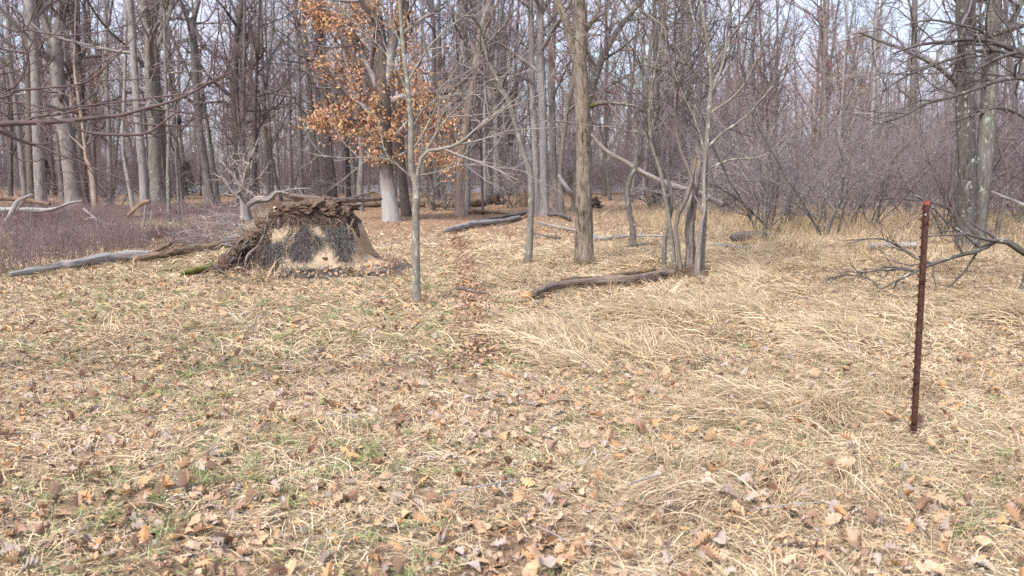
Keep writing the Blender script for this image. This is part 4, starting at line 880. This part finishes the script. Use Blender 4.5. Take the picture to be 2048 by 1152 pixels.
for k, (x, y, z, rx, ry, rz) in enumerate(cr_):
    o = lump(md, rx, ry, rz, CR_, 'root_mat', 40 + k, 0, .42, 54, .34); o.location = (x, y, z); o.rotation_euler = (random.gauss(0, .3), random.gauss(0, .3) + .7, random.gauss(0, .4)) if k > 11 else (random.gauss(0, .08), .22 * x + random.gauss(0, .06), random.gauss(0, .3))
def strands(n_, xr, zr, L, r, m, name, out=.06, down=1., yoff=-.03, seed=0, pick=None):
    x = U(*xr, n_); z = U(*zr, n_); yy = np.linspace(-1.3, .2, 90)
    Hh = mound_h(np.repeat(x[:, None], 90, 1), np.repeat(yy[None], n_, 0)); k = np.argmax(Hh > z[:, None], 1); y = yy[k] - .03 * sst(.3, .75, z) + yoff
    ok = (Hh.max(1) > z); 
    if pick is not None: ok &= pick(x, z)
    x, y, z = x[ok], y[ok], z[ok]; n_ = len(x); p = np.stack([x, y, z], 1); d = np.stack([rng.normal(0, .5, n_), -abs(rng.normal(out * 6, .3, n_)), rng.normal(.1, .5, n_)], 1); C = [p]; Ls = L * U(.4, 1.3, n_)[:, None] / 6
    for q in range(6):
        d = d + rng.normal(0, .22, d.shape); d[:, 2] -= .42 * down; d[:, 1] += .04; d /= np.linalg.norm(d, axis=1, keepdims=True); p = p + d * Ls; p[:, 2] = np.maximum(p[:, 2], .015); C.append(p)
    C = np.stack(C, 1); tb = Buf(); tt = np.clip(rng.normal(1, .35, (n_, 1)), .3, 2) * np.ones(3)
    tb.tube(C, U(.6, 1.5, n_)[:, None] * r * (1 - .8 * np.linspace(0, 1, 7))[None], 3, tint=tt); o = tb.build(name, [m], md); o['kind'] = 'stuff'; return o
ROOT = plain('fine_roots', [(.14, .10, .08)]); ROOTP = plain('pale_roots', [(.30, .22, .15)]); ROOTG = plain('grey_roots', [(.17, .15, .14)])
strands(1500, (-.95, .72), (.80, .98), .11, .0035, ROOT, 'root_fringe')
strands(140, (-.85, .7), (.76, .90), .24, .004, ROOTP, 'hanging_roots')
for q in range(7):
    x0 = random.uniform(-1.15, -.5); z0 = .9 + (x0 + .5) * .75; pts = np.array([(x0 + .08 * i - .16 * i + random.gauss(0, .05), -.55 - .09 * i + random.gauss(0, .03), max(.03, z0 * (1 - i / 5.) + random.gauss(0, .03))) for i in range(6)]); P, R = resample(pts, np.linspace(1, .4, 6) * random.uniform(.012, .028), 22); tb = Buf(); tb.tube(P, R, 7, disp=trunk_disp(.4, 0, 1, 9, .3, q)); tb.build('root', [M['snag'] if q % 2 else M['dark']], md)
strands(4200, (-.62, .66), (.28, .74), .19, .0035, ROOTG, 'root_hair', pick=lambda x, z: hair_val(x, z) + rng.normal(0, .12, len(x)) > 0)
strands(260, (-.6, .7), (.1, .8), .10, .0025, ROOTG, 'loose_rootlets')
strands(1300, (-1.3, -.55), (.08, .8), .26, .006, ROOT, 'side_roots')
strands(1500, (-1.2, 1.2), (.03, .16), .14, .0035, ROOTG, 'litter_stems', down=.3)
for lab, pts, r_ in (('', [(-.42, -.62, .86), (-.45, -.68, .6), (-.5, -.76, .42), (-.62, -.88, .22), (-.72, -1.0, .08)], .028), ('', [(.66, -.42, .86), (.62, -.6, .7), (.64, -.66, .58)], .016), ('', [(-.28, -.68, .86), (-.25, -.74, .72), (-.3, -.76, .6)], .012), ('', [(-1.35, -1.0, .22), (-1.2, -1.02, .12), (-1.0, -1.05, .02)], .022)):
    P, R = resample(np.array(pts), np.full(len(pts), r_) * np.linspace(1.1, .6, len(pts)), 18); tb = Buf(); tb.tube(P, R, 8, disp=trunk_disp(.3, 0, 1, 9, .2)); tb.build('root', [M['dark'] if r_ > .02 else ROOT], md)
# moss on the flat root at its left foot
log('low mossy root lying left of the root mound', [(365, 555, 9), (395, 548, 14), (430, 543, 14), (465, 540, 10)], 'logbark', 12, .3, .2, name='mossy_root', cat='root', sink=.5).children[0].data.materials[0] = bark('moss_bark', (.07, .05, .035), (.17, .16, .05), 14, 6, (.16, .17, .03), .5, var=0)
drap = blades(260, .42, .006, .10, (62, 14), 6.3, K=7, wav=.1, droop=1.15, seed=300).mesh('grass_blades', [M['tallgrass']])
for i, (a, b__, sc, lab) in enumerate([(520, 566, 1.1, 'large drooping pale grass tussock at the foot of the root mound'), (455, 560, .8, 'small green-tinged grass tussock left of the drooping one'), (556, 552, .9, 'grass tussock tucked against the sandy face')]):
    g_ = ground(a, b__); t_ = thing('grass_tussock', lab, 'grass tussock', g_ + [0, .1, 0]); o = link('grass_blades', drap, t_); o['kind'] = 'stuff'; t_.scale = [sc] * 3; t_.rotation_euler = (0, 0, i * 2.)

# dead silver tangle behind the mound
dt = make_tree('bleached twisted dead trunk standing behind the root mound', [(492, 432, 22), (488, 400, 17), (484, 380, 15), (490, 350, 13), (500, 325, 9), (508, 300, 6), (520, 270, 3)], 'snag', 'paletwig', H=None, n=(10, 5), t0=.15, rtw=.003, lf=.5, wob=.3, depth=17.5, cat='dead tree', name='dead_tree',
    limbs=[[(486, 385, 9), (470, 355, 7), (455, 335, 5), (448, 310, 3)], [(490, 400, 9), (500, 375, 7), (520, 355, 5), (535, 335, 3)], [(486, 400, 8), (465, 385, 6), (450, 360, 4), (430, 350, 2)], [(498, 330, 6), (480, 315, 4), (478, 290, 3)]])
tangle('branch_tangle', 'grey tangle of dead twigs around the bleached twisted trunk', 'branch tangle', 480, 440, 17.8, 150, 70, 150, 'silver', 1.1, .008, dy=1)
tangle('branch_tangle', 'reddish heap of dead twigs left of the root mound', 'branch tangle', 410, 440, 19, 110, 40, 150, 'bramble', .9, .007, dy=1)
log('broken bleached root end rearing up on top of the mound', [(495, 410, 9, 14.5), (515, 399, 10, 14.5), (535, 398, 9, 14.5), (548, 388, 9, 14.5), (560, 384, 5, 14.5), (578, 388, 3, 14.5)], 'snag', 12, .5, .4, branches=[[(560, 385, 5, 15), (590, 378, 4), (620, 377, 2)], [(520, 402, 5, 15), (500, 385, 4), (480, 370, 2)]], twig=3)

# ------------------------------------------------------------------ brambles at left (uncountable)
def brush(n, H, r, seed, m, spread=.14, lean=78, tw=3, arch=.1):
    P = np.stack([rng.normal(0, spread, n), rng.normal(0, spread, n), np.zeros(n)], 1); el = np.radians(rng.normal(lean, 9, n)); az = U(0, 6.28, n)
    d = np.stack([np.cos(az) * np.cos(el), np.sin(az) * np.cos(el), np.sin(el)], 1); C = [P]; L = (H * U(.5, 1.15, n))[:, None] / 6
    for k in range(6): d = d + rng.normal(0, .07, d.shape); d[:, 2] -= arch; d /= np.linalg.norm(d, axis=1, keepdims=True); P = P + d * L; C.append(P)
    C = np.stack(C, 1); R_ = r * U(.7, 1.3, n)[:, None] * (1 - .6 * np.linspace(0, 1, 7))[None]; bb = Buf(); bb.tube(C, R_, 3)
    C, R_ = grow(C, R_, tw, .25, 1, 42, 12, .4, .4, 4, .6, r * .5, .16, .05); bb.tube(C, R_, 3); C, R_ = grow(C, R_, 2, .3, 1, 42, 12, .5, .4, 3, .6, r * .4, .16, .05); bb.tube(C, R_, 3)
    return bb.mesh('bramble_clump', [m])
BR = [brush(9, .62, .0045, i, M['bramble']) for i in range(4)] + [brush(4, 1.0, .005, 7, M['twig'], .2), brush(6, .7, .004, 8, M['thicket'])]
n_ = 15000; x, y = wedge(n_, 11.5, 36, .76); px, py, *z = zones(x, y)
line = np.interp(px, [-400, 30, 240, 330, 420, 470, 600], [575, 556, 520, 500, 488, 478, 440]); dens = sst(line + 3, line - 9, py) * (1 - sst(430, 540, px + 25 * n2(x, y, 1, 55))) * np.clip(.62 + 1.5 * n2(x, y, 1.3, 56), .10, 1) + .05 * sst(470, 440, py) * (px < 560)
k = rng.random(n_) < dens * np.where(y < 20, .85, .4); x, y = x[k], y[k]; n_ = len(x)
o = scatter('brambles', BR, np.stack([x, y, HG(x, y) - .02], 1), np.stack([0 * x, 0 * x, U(0, 6.28, n_)], 1), U(.5, 1.25, n_), rng.choice(6, n_, p=[.2, .2, .2, .2, .06, .14])); tag(o, 'waist-low reddish purple bare brambles on the left', 'brambles')
# scattered single dry stalks in the meadow
n_ = 1500; x, y = wedge(n_, 6.5, 24, .72); px, py, *z = zones(x, y); k = rng.random(n_) < .12 + .35 * sst(1500, 1900, px); x, y = x[k], y[k]; n_ = len(x)
BS = [brush(2, .5, .0022, i, M['bramble'], .03, 84, 3, .02) for i in range(3)]
o = scatter('dry_stalks', BS, np.stack([x, y, HG(x, y) - .02], 1), np.stack([0 * x, 0 * x, U(0, 6.28, n_)], 1), U(.5, 1.1, n_), rng.integers(0, 3, n_)); tag(o, 'scattered thin dark weed stalks standing in the straw', 'dry stalks')

# ------------------------------------------------------------------ thicket shrubs at right
SH = []
for i in range(6):
    ns = 7 + i % 4; n_ = ns; az = U(0, 6.28, n_); el = np.radians(rng.normal(66, 12, n_)); P = np.stack([rng.normal(0, .12, n_), rng.normal(0, .12, n_), np.full(n_, -.05)], 1)
    d = np.stack([np.cos(az) * np.cos(el), np.sin(az) * np.cos(el), np.sin(el)], 1); C = [P]; L = (U(2.6, 4.8, n_))[:, None] / 9
    for k in range(9): d = d + rng.normal(0, .12, d.shape); d[:, 2] -= .07; d /= np.linalg.norm(d, axis=1, keepdims=True); P = P + d * L; C.append(P)
    C = np.stack(C, 1); R_ = U(.012, .028, n_)[:, None] * (1 - .8 * np.linspace(0, 1, 10))[None] + .003; sb = Buf(); sb.tube(C, R_, 6); tb = Buf()
    C, R_ = grow(C, R_, 9, .12, 1, 45, 14, .42, .4, 7, .55, .004, .14, .02); tb.tube(C, R_, 4)
    C, R_ = grow(C, R_, 6, .1, 1, 45, 14, .5, .4, 5, .6, .003, .16, .02); tb.tube(C, R_, 3); C, R_ = grow(C, R_, 2 + i % 2, .2, 1, 45, 14, .5, .4, 4, .6, .0026, .16, .02); tb.tube(C, R_, 3)
    SH.append((sb.mesh('stems', [M[('crab', 'lich', 'dark')[i % 3]]]), tb.mesh('twigs', [M[('thicket', 'twig', 'bramble', 'thicket', 'paletwig', 'twig')[i]]])))
def shrub(x, y, i, sc, label=None, group=None):
    r_ = thing('bare_shrub', label or 'x', 'shrub', (x, y, float(HG(x, y))), group); r_.rotation_euler = (0, 0, U(0, 6.28)); r_.scale = [sc] * 3
    o = link('stems', SH[i][0], r_); o['kind'] = 'stuff'; o = link('twigs', SH[i][1], r_); o['kind'] = 'stuff'; return r_
for lab, a, b__, i, sc in (('dense dark multi-stemmed shrub left of the rusty post', 1742, 462, 0, .9), ('spreading dark shrub just left of the dense multi-stemmed one', 1696, 457, 1, .8), ('low grey shrub in tall grass right of the hummock clump', 1480, 432, 2, .6)):
    g_ = ground(a, b__); shrub(g_[0], g_[1], i, sc, lab)
ITEMS = []; spots = []; tries = 0
while len(spots) < 74 and tries < 5000:
    tries += 1; y = math.sqrt(random.uniform(21 ** 2, 46 ** 2)); x = random.uniform(.08, .74) * y; px, py = proj(x, y, 0)
    if px < 1290 or (px < 1480 and y < 30): continue
    if random.random() > .25 + .75 * float(sst(1300, 1500, px)): continue
    if all((x - a) ** 2 + (y - b) ** 2 > 1.1 for a, b in spots):
        spots.append((x, y)); r_ = shrub(x, y, random.randrange(6), random.uniform(.75, 1.25))
        ITEMS.append((r_, '%s grey shrubs of the thicket %s' % ('front' if y < 28 else 'middle' if y < 37 else 'back', 'behind the clump' if px < 1450 else 'left of centre' if px < 1600 else 'at its centre' if px < 1760 else 'behind the post' if px < 1920 else 'at its right end'), px))
for k in range(12):   # a few in the woods on the left
    y = random.uniform(36, 60); x = random.uniform(-.6, .1) * y; px, py = proj(x, y, 0); r_ = shrub(x, y, random.randrange(6), random.uniform(.8, 1.2)); ITEMS.append((r_, 'understorey shrubs ' + sector(px), px))
ordinals(ITEMS, 'shrub')

# ------------------------------------------------------------------ spreading crab-apple whose trunk stands at the right edge
make_tree('lichened crab-apple at the right edge arching its limbs into view', [(2044, 592, 26), (2052, 560, 20), (2068, 500, 18), (2090, 420, 17), (2110, 320, 16), (2110, 200, 15), (2100, 110, 13), (2110, 0, 9)], 'crab', 'darktwig', H=6.5, sides=18, n=(16, 6, 5), t0=.4, rtw=.0024, wob=.28, lf=.3, up=.0, flare=.2, fl_len=.12,
    limbs=[[(2075, 500, 14), (2048, 508, 14), (2028, 490, 14), (2008, 481, 13), (1985, 483, 12), (1962, 500, 10), (1925, 509, 8), (1890, 520, 7), (1855, 532, 7), (1820, 548, 6), (1785, 566, 4), (1752, 584, 3)],
           [(1962, 500, 6), (1930, 470, 5), (1890, 440, 4), (1860, 410, 3), (1820, 385, 2), (1780, 372, 1.5)],
           [(1870, 528, 5), (1830, 515, 4), (1770, 480, 3), (1700, 480, 2)],
           [(1832, 543, 5), (1790, 538, 4), (1730, 544, 3), (1690, 543, 2)],
           [(1760, 580, 4), (1742, 560, 3), (1700, 550, 2.4), (1650, 560, 2)],
           [(2105, 150, 14), (2060, 115, 13), (2030, 100, 12), (2000, 88, 12), (1965, 80, 10), (1930, 79, 8), (1880, 84, 6), (1830, 92, 5), (1780, 110, 3)],
           [(2060, 112, 9), (2030, 112, 8), (1990, 100, 8), (1940, 105, 7), (1890, 122, 6), (1840, 140, 5), (1790, 165, 4), (1745, 200, 3)],
           [(2110, 180, 11), (2048, 157, 9), (2000, 160, 8), (1960, 175, 7), (1900, 195, 6), (1850, 208, 5), (1800, 235, 4), (1740, 250, 2)],
           [(2000, 88, 7), (1960, 60, 6), (1920, 50, 5), (1860, 40, 4), (1810, 50, 2)],
           [(1975, 82, 6), (1960, 40, 5), (1965, 0, 4)], [(2110, 260, 9), (2060, 240, 6), (2000, 215, 5), (1950, 230, 4), (1900, 245, 3)], [(2030, 100, 6), (2020, 60, 5), (1990, 20, 4), (1985, -20, 3)]])

# ------------------------------------------------------------------ tree at the left, its low branch reaching in
gl = at(-420, 560, 5.6); gl[2] = float(HG(gl[0], gl[1]))
lt = thing('tree', 'young tree beyond the left edge with bare purple-brown branches reaching in', 'tree', gl)
P, R = resample(np.array([gl - [0, 0, .1], gl + [.03, 0, 1], gl + [.0, .1, 2.6], gl + [.1, .1, 5]]), np.array([.10, .085, .07, .04]), 30); tb = Buf(); tb.tube(P - gl, R, 16, disp=trunk_disp(.08, .4, .2)); tb.build('trunk', [M['brown']], lt)
tk = P[12]
def lb(pts, tp, n1=7, Y0=5.2, lf=.3):
    n1 = max(3, n1 * 2 // 3); pts = [(a, b__, w * .88) for a, b__, w in pts]
    lp, lr = px_path(pts, Y0); lp = np.concatenate([P[tp:tp + 1], lp]); lr = np.concatenate([[lr[0] * 1.15], lr]); lp, lr = resample(lp, lr, 40); bb = Buf(); bb.tube(lp - gl, lr, 8, disp=trunk_disp(.08, 0, 1))
    C, CR = grow(lp, lr, n1, .35, 1, 40, 14, lf, .4, 9, .6, .0022, .12, .03); bb.tube(C - gl, CR, 5); C, CR = grow(C, CR, 3, .2, 1, 38, 12, .45, .4, 6, .6, .0014, .12, .03); bb.tube(C - gl, CR, 4)
    bb.build('branch', [M['budtwig']], lt)
lb([(-30, 250, 13), (40, 246, 12), (90, 244, 11), (140, 241, 10), (190, 235, 8.5), (240, 231, 8), (290, 217, 7), (340, 204, 6), (385, 185, 5), (425, 162, 4), (470, 140, 2.5)], 11, 9)
lb([(120, 242, 8), (138, 246, 8), (158, 260, 7), (200, 268, 7), (250, 270, 6.5), (290, 268, 6), (312, 256, 5), (340, 234, 4), (360, 221, 2.6)], 11, 5, lf=.2)
lb([(-40, 180, 6), (30, 180, 5.5), (90, 176, 5), (170, 165, 4), (220, 125, 3.4), (280, 60, 2)], 16, 7)
lb([(-40, 150, 6), (20, 178, 5), (48, 145, 4), (58, 100, 3.4), (75, 60, 2)], 17, 5)
lb([(-40, 300, 4), (40, 320, 3.6), (75, 322, 3), (90, 312, 2)], 9, 5); lb([(-40, 190, 4), (40, 205, 3.4), (110, 222, 3), (200, 260, 2), (300, 285, 1.4)], 15, 6)
lb([(385, 185, 4), (405, 165, 3.6), (422, 140, 3.4), (430, 90, 3), (450, 30, 2)], 11, 4)
lb([(-40, 20, 5), (60, 60, 4), (160, 70, 3), (300, 40, 2)], 22, 7)
hp = at(358, 240, 5.2); sp = thing('dry_seed_pod', 'small black shrivelled seed pod hanging from the left branch', 'seed pod', hp)
lump(sp, .011, .011, .026, plain('black_pod', [(.012, .012, .016)], .5), 'pod', 9, 0, .4, 20, .3)
tb = Buf(); tb.tube(np.array([[0, 0, .02], [.004, 0, .045], [.002, 0, .062]]), np.array([.0016] * 3), 5); tb.tube(np.array([[0, 0, -.02], [-.006, .002, -.10], [.006, 0, -.18]]), np.array([.0014, .001, .0006]), 5); tb.build('stalk', [M['budtwig']], sp)

# ------------------------------------------------------------------ rusty studded steel post
g_ = ground(1822, 872); Yp = g_[1]; tp_ = at(1848, 403, Yp); ax = tp_ - g_; Hh = np.linalg.norm(ax)
m, n, l, b = mat('rusty_steel'); tco = n.new('ShaderNodeTexCoord').outputs['Object']
q1 = noise(n, l, tco, 60, 6, .7); q2 = noise(n, l, mapping(n, l, tco, (1, 1, .4)), 14, 4)
c = mix(n, l, ramp(n, l, q1, .35, .65), (.035, .019, .016), (.115, .052, .037)); c = mix(n, l, ramp(n, l, q2, .55, .68), c, (.10, .095, .07)); 
c = mix(n, l, ramp(n, l, noise(n, l, tco, 40, 2), .72, .74), c, (.5, .5, .46))
l.new(c, b.inputs['Base Color']); b.inputs['Metallic'].default_value = .25; b.inputs['Roughness'].default_value = .75; bump(n, l, b, q1, .5, .004); RUST = m
po = thing('fence_post', 'rusty studded steel T-post standing in matted straw', 'fence post', g_); z_ = Vector(ax).normalized(); po.rotation_mode = 'QUATERNION'
po.rotation_quaternion = z_.to_track_quat('Z', 'Y') @ Matrix.Rotation(math.radians(-38 + 0), 4, 'Z').to_quaternion()
def extrude(poly, z0, z1, m, name, parent, bev=.001):
    poly = np.array(poly); k = len(poly); v = np.concatenate([np.c_[poly, np.full(k, z0)], np.c_[poly, np.full(k, z1)]]); i = np.arange(k); j = (i + 1) % k
    bb = Buf(); bb.add(v, np.stack([i, j, j + k, i + k], 1)); me = bb.mesh(name, [m], False)
    import bmesh
    bm = bmesh.new(); bm.from_mesh(me); bm.verts.ensure_lookup_table(); bm.faces.new([bm.verts[q] for q in range(k, 2 * k)]); bmesh.ops.recalc_face_normals(bm, faces=bm.faces)
    bmesh.ops.bevel(bm, geom=bm.edges[:], offset=bev, segments=1, affect='EDGES'); bm.to_mesh(me); bm.free(); return link(name, me, parent)
fw, ft = .0215, .004; sw = .030
extrude([(-fw, 0), (fw, 0), (fw, ft), (ft, ft), (ft, sw), (-ft, sw), (-ft, ft), (-fw, ft)], -.15, Hh, RUST, 'rail', po)
RED = plain('faded_red_paint', [(.26, .075, .055)], .8)
extrude([(-fw - .001, -.001), (fw + .001, -.001), (fw + .001, ft + .001), (ft + .001, ft + .001), (ft + .001, sw + .001), (-ft - .001, sw + .001), (-ft - .001, ft + .001), (-fw - .001, ft + .001)], Hh - .018, Hh + .002, RED, 'painted_tip', po, .0005)
bb = Buf(); D = .011
bb.add([(-.009, -.001, -.011), (.009, -.001, -.011), (.009, -.001, .011), (-.009, -.001, .011), (-.007, -D, -.006), (.007, -D, -.006), (.007, -D, .006), (-.007, -D, .006)], [(0, 1, 5, 4), (1, 2, 6, 5), (2, 3, 7, 6), (3, 0, 4, 7), (4, 5, 6, 7)])
studm = bb.mesh('stud', [RUST], False)
z = .06
while z < Hh - .03: o = link('stud', studm, po, (0, 0, z)); z += .054
wb_ = Buf(); th = np.linspace(0, 2 * np.pi * 1.15, 26); lp = np.stack([.030 * np.cos(th), .010 + .027 * np.sin(th), .008 * th / 6 + .003 * np.sin(3 * th)], 1); wb_.tube(lp, np.full(26, .0022), 6); wb_.tube(np.array([[.028, .02, .008], [.040, .015, .012], [.055, .01, .006], [.065, .015, .016]]), np.full(4, .0019), 6)
clipm = wb_.mesh('wire_clip', [RUST])
for py in (440, 558, 653, 755, 838): zz = (872 - py) / (872 - 403) * Hh; o = link('wire_clip', clipm, po, (0, 0, zz)); o.rotation_euler = (random.gauss(0, .08), random.gauss(0, .08), random.gauss(0, .4))
# straw piled at its foot
pile = blades(150, .30, .004, .07, (30, 16), 6.3, K=8, wav=.12, droop=.8, seed=310).mesh('grass_blades', [M['straw']])
for i, (a, b__, sc, lab) in enumerate([(1800, 880, .42, 'straw tuft heaped against the foot of the rusty post'), (1520, 770, 1.25, 'bushy straw tussock in the middle of the right meadow'), (1985, 770, 1.2, 'straw tussock right of the rusty post'), (1440, 800, 1., 'straw tussock with leaves caught below the bushy one'), (1290, 640, 1.3, 'arching straw tussock in front of the fallen log'), (1195, 655, 1.1, 'left arching straw tussock below the log')]):
    g_ = ground(a, b__); t_ = thing('grass_tussock', lab, 'grass tussock', g_); o = link('grass_blades', pile, t_); o['kind'] = 'stuff'; t_.scale = [sc] * 3; t_.rotation_euler = (0, 0, i * 1.7)

# ------------------------------------------------------------------ small sticks on the near ground
for i, (a0, b0, a1, b1, w, lab) in enumerate([(1255, 1012, 1315, 992, 5, 'short grey stick lying in the middle foreground grass'), (880, 1035, 1040, 1000, 4, 'long thin pale stick lying left of the short grey stick'), (1080, 905, 1120, 880, 3, 'thin stem lying farther out in the middle grass'), (1500, 1065, 1640, 1048, 3, 'pale stalk lying on straw at the lower right'), (650, 862, 720, 866, 3, 'thin dark twig lying left of the middle grass'), (1070, 1098, 1130, 1130, 4, 'pale curved stick close to the bottom edge')]):
    log(lab, [(a0, b0, w * .7), ((a0 + a1) / 2, (b0 + b1) / 2 - 3, w), (a1, b1, w * .8)], 'silver', 6, name='stick', cat='stick', lift=.035)

# ------------------------------------------------------------------ railway embankment far behind, and evergreens
gb = Buf(); xs = np.linspace(-45, 15, 80); yb = 88 + .5 * n2(xs, xs * 0, 9, 95); prof = [(-3, -.4), (-1.6, .55), (-1.2, .75), (1.2, .75), (1.6, .55), (3, -.4)]
V = np.array([[(x, yb[i] + py_, pz + .03 * n2(x, pz * 5, .8, 3)) for py_, pz in prof] for i, x in enumerate(xs)]); k = len(prof); ii = (np.arange(79)[:, None] * k + np.arange(k - 1)[None]).ravel(); gb.add(V, np.stack([ii, ii + k, ii + k + 1, ii + 1], 1))
m, n, l, b = mat('pale_ballast'); q = noise(n, l, attr(n, 'bc').outputs['Vector'], 9, 5, .8); l.new(ramp(n, l, q, .3, .7, (.13, .13, .14), (.27, .265, .28)), b.inputs['Base Color'])
emb = gb.build('railway_embankment', [m], smooth=False); tag(emb, 'pale gravel railway embankment seen between far trunks', 'embankment', kind='structure')
for dy_, lab in ((-.72, 'nearer dark steel rail running along the gravel embankment'), (.72, 'farther dark steel rail running along the gravel embankment')):
    tb = Buf(); tb.tube(np.stack([xs, yb + dy_, np.full(80, .86)], 1), np.full(80, .09), 4); o = tb.build('rail', [M['dark']], smooth=False); tag(o, lab, 'rail')
for i, (px_, py_, Y0, h, lab) in enumerate([(92, 395, 62, 2.8, 'small green evergreen behind the large forked tree'), (375, 390, 60, 2.6, 'small green evergreen behind the brambles near the tangle'), (858, 390, 66, 3., 'small green evergreen behind the russet-leaved oak'), (1140, 385, 70, 2., 'tiny green evergreen near the curving trunk')]):
    p = at(px_, py_, Y0); z0 = float(HG(p[0], p[1])); t_ = thing('evergreen_sapling', lab, 'evergreen', (p[0], p[1], z0)); tb = Buf(); tb.tube(np.array([[0, 0, -.1], [0, 0, h]]), np.array([.05, .01]), 6); tb.build('trunk', [M['brown']], t_)
    k = 1100; zz = U(.15, 1, k) * h; rr_ = (1 - zz / h) * .9 * np.sqrt(U(.1, 1, k)) + .04; a = U(0, 6.28, k); c_ = np.stack([rr_ * np.cos(a), rr_ * np.sin(a), zz - rr_ * .2], 1); d = np.stack([np.cos(a), np.sin(a), U(-.4, .2, k)], 1); s_ = np.stack([-np.sin(a), np.cos(a), U(-.3, .3, k)], 1)
    V = np.stack([c_, c_ + d * .12 + s_ * .05, c_ + d * .24, c_ + d * .12 - s_ * .05], 1); bb = Buf(); bb.add(V, np.arange(4 * k).reshape(-1, 4)); o = bb.build('crown', [M['pine']], t_, smooth=False); o['kind'] = 'stuff'

# low growth far back that closes the view between the far trunks
n_ = 900; y = np.sqrt(U(62 ** 2, 150 ** 2, n_)); x = U(-1, 1, n_) * (.72 * y + 4)
o = scatter('distant_understorey', [a[1] for a in SH] , np.stack([x, y, HG(x, y)], 1), np.stack([0 * x, 0 * x, U(0, 6.28, n_)], 1), U(.7, 1.5, n_), rng.integers(0, 6, n_)); tag(o, 'grey-brown understorey far off between the trunks', 'understorey')

g_ = ground(1374, 556); hm = thing('root_hummock', 'dark rooty hummock that the stems and the dead snag grow from', 'hummock', g_ + [0, .15, 0])
lump(hm, .42, .34, .15, SOIL, 'soil', 33, .0, .5, 40, .2)
tb = Buf(); k = 170; a = U(0, 6.28, k); rr_ = U(.1, .42, k); p = np.stack([rr_ * np.cos(a), rr_ * .8 * np.sin(a), .16 * (1 - (rr_ / .45) ** 2) + .02], 1); d = np.stack([np.cos(a), np.sin(a), U(-.2, .3, k)], 1); C = [p]
for q in range(4): d = d + rng.normal(0, .25, d.shape); d[:, 2] -= .15; d /= np.linalg.norm(d, axis=1, keepdims=True); p = p + d * .05; C.append(p)
tb.tube(np.stack(C, 1), np.full((k, 5), .006) * np.linspace(1, .3, 5), 4); o = tb.build('roots', [M['rot']], hm); o['kind'] = 'stuff'

# pale leaves still clinging to a few trees
for lab, blobs, k in (('slender dark trunk just right', [(200, 150, 40, 35, 1, 1), (230, 110, 30, 30, 1, 1), (180, 215, 40, 20, 1, .6)], 900), ('dark tree curving right', [(450, 205, 50, 30, 1, 1), (500, 250, 40, 30, 1, .8), (440, 150, 30, 30, 1, .5)], 800),
                      ('tall reddish-twigged tree', [(1660, 150, 50, 40, 1, 1), (1720, 185, 40, 40, 1, .8), (1620, 230, 40, 30, 1, .5)], 700)):
    t_ = next(q for q in S.objects if str(q.get('label', '')).startswith(lab)); leaf_cloud(t_, np.array(t_.location), blobs, k * 2, .09, M['leafmats']['tan'])

# grass growing up round the feet of the nearer trunks, the logs and the post
bp_, k_ = [], 0
for a, b__, rad, k in ((834, 606, .16, 26), (1169, 531, .36, 60), (1056, 528, .2, 26), (1374, 560, .6, 90), (1265, 491, .2, 24), (1945, 505, .6, 70), (1100, 592, .3, 24), (1180, 586, .4, 34), (1260, 582, .4, 34), (120, 552, .4, 40), (220, 538, .5, 50), (380, 514, .5, 50), (2044, 592, .25, 30), (600, 562, .8, 60), (760, 556, .6, 50)):
    g_ = ground(a, b__); an = U(0, 6.28, k); r_ = rad * U(.6, 1.3, k); bp_.append(np.stack([g_[0] + r_ * np.cos(an), g_[1] + r_ * .5 * np.sin(an), 0 * an], 1))
bp_ = np.concatenate(bp_); bp_[:, 2] = HG(bp_[:, 0], bp_[:, 1]) - .005; n_ = len(bp_)
o = scatter('grass_round_trunks', T_tall + T_mid, bp_, np.stack([rng.normal(0, .15, n_), rng.normal(0, .15, n_), U(0, 6.28, n_)], 1), U(.25, .5, n_), rng.integers(0, 7, n_)); tag(o, 'short dry grass grown up around trunk feet, logs and post', 'grass')

# leaves, clods and twigs lying on the slopes of the root mound
n_ = 1500; x = U(-1.4, 1.3, n_); y = U(-1.15, .6, n_); z = mound_h(x, y); k = (z > .02) & ((z < .3 + .25 * rng.random(n_)) & ((x < -.3) | (z < .16) | (rng.random(n_) < .12)) | (z > .95) & (rng.random(n_) < .4)); x, y, z = x[k], y[k], z[k]; n_ = len(x)
q_ = np.stack([x + MX, y + mY - .05, z + HG(x + MX, y + mY) + .03], 1)
o = scatter('mound_litter', farsrc, q_, np.stack([rng.normal(.7, .5, n_), rng.normal(0, .5, n_), U(0, 6.28, n_)], 1), U(.03, .085, n_), rng.choice(8, n_)); tag(o, 'leaves and bits caught on the slopes of the root mound', 'leaf litter')
for i in range(16):
    x = random.uniform(-.9, 1.1); y = random.uniform(-1.1, -.75); r_ = random.uniform(.025, .06); o = lump(md, r_ * 1.3, r_, r_ * .8, CR_ if i % 3 else m_sand, 'clod', 80 + i, 0, .5, 14, .2); o.location = (x, y, float(mound_h(x, y)) + r_ * .3)
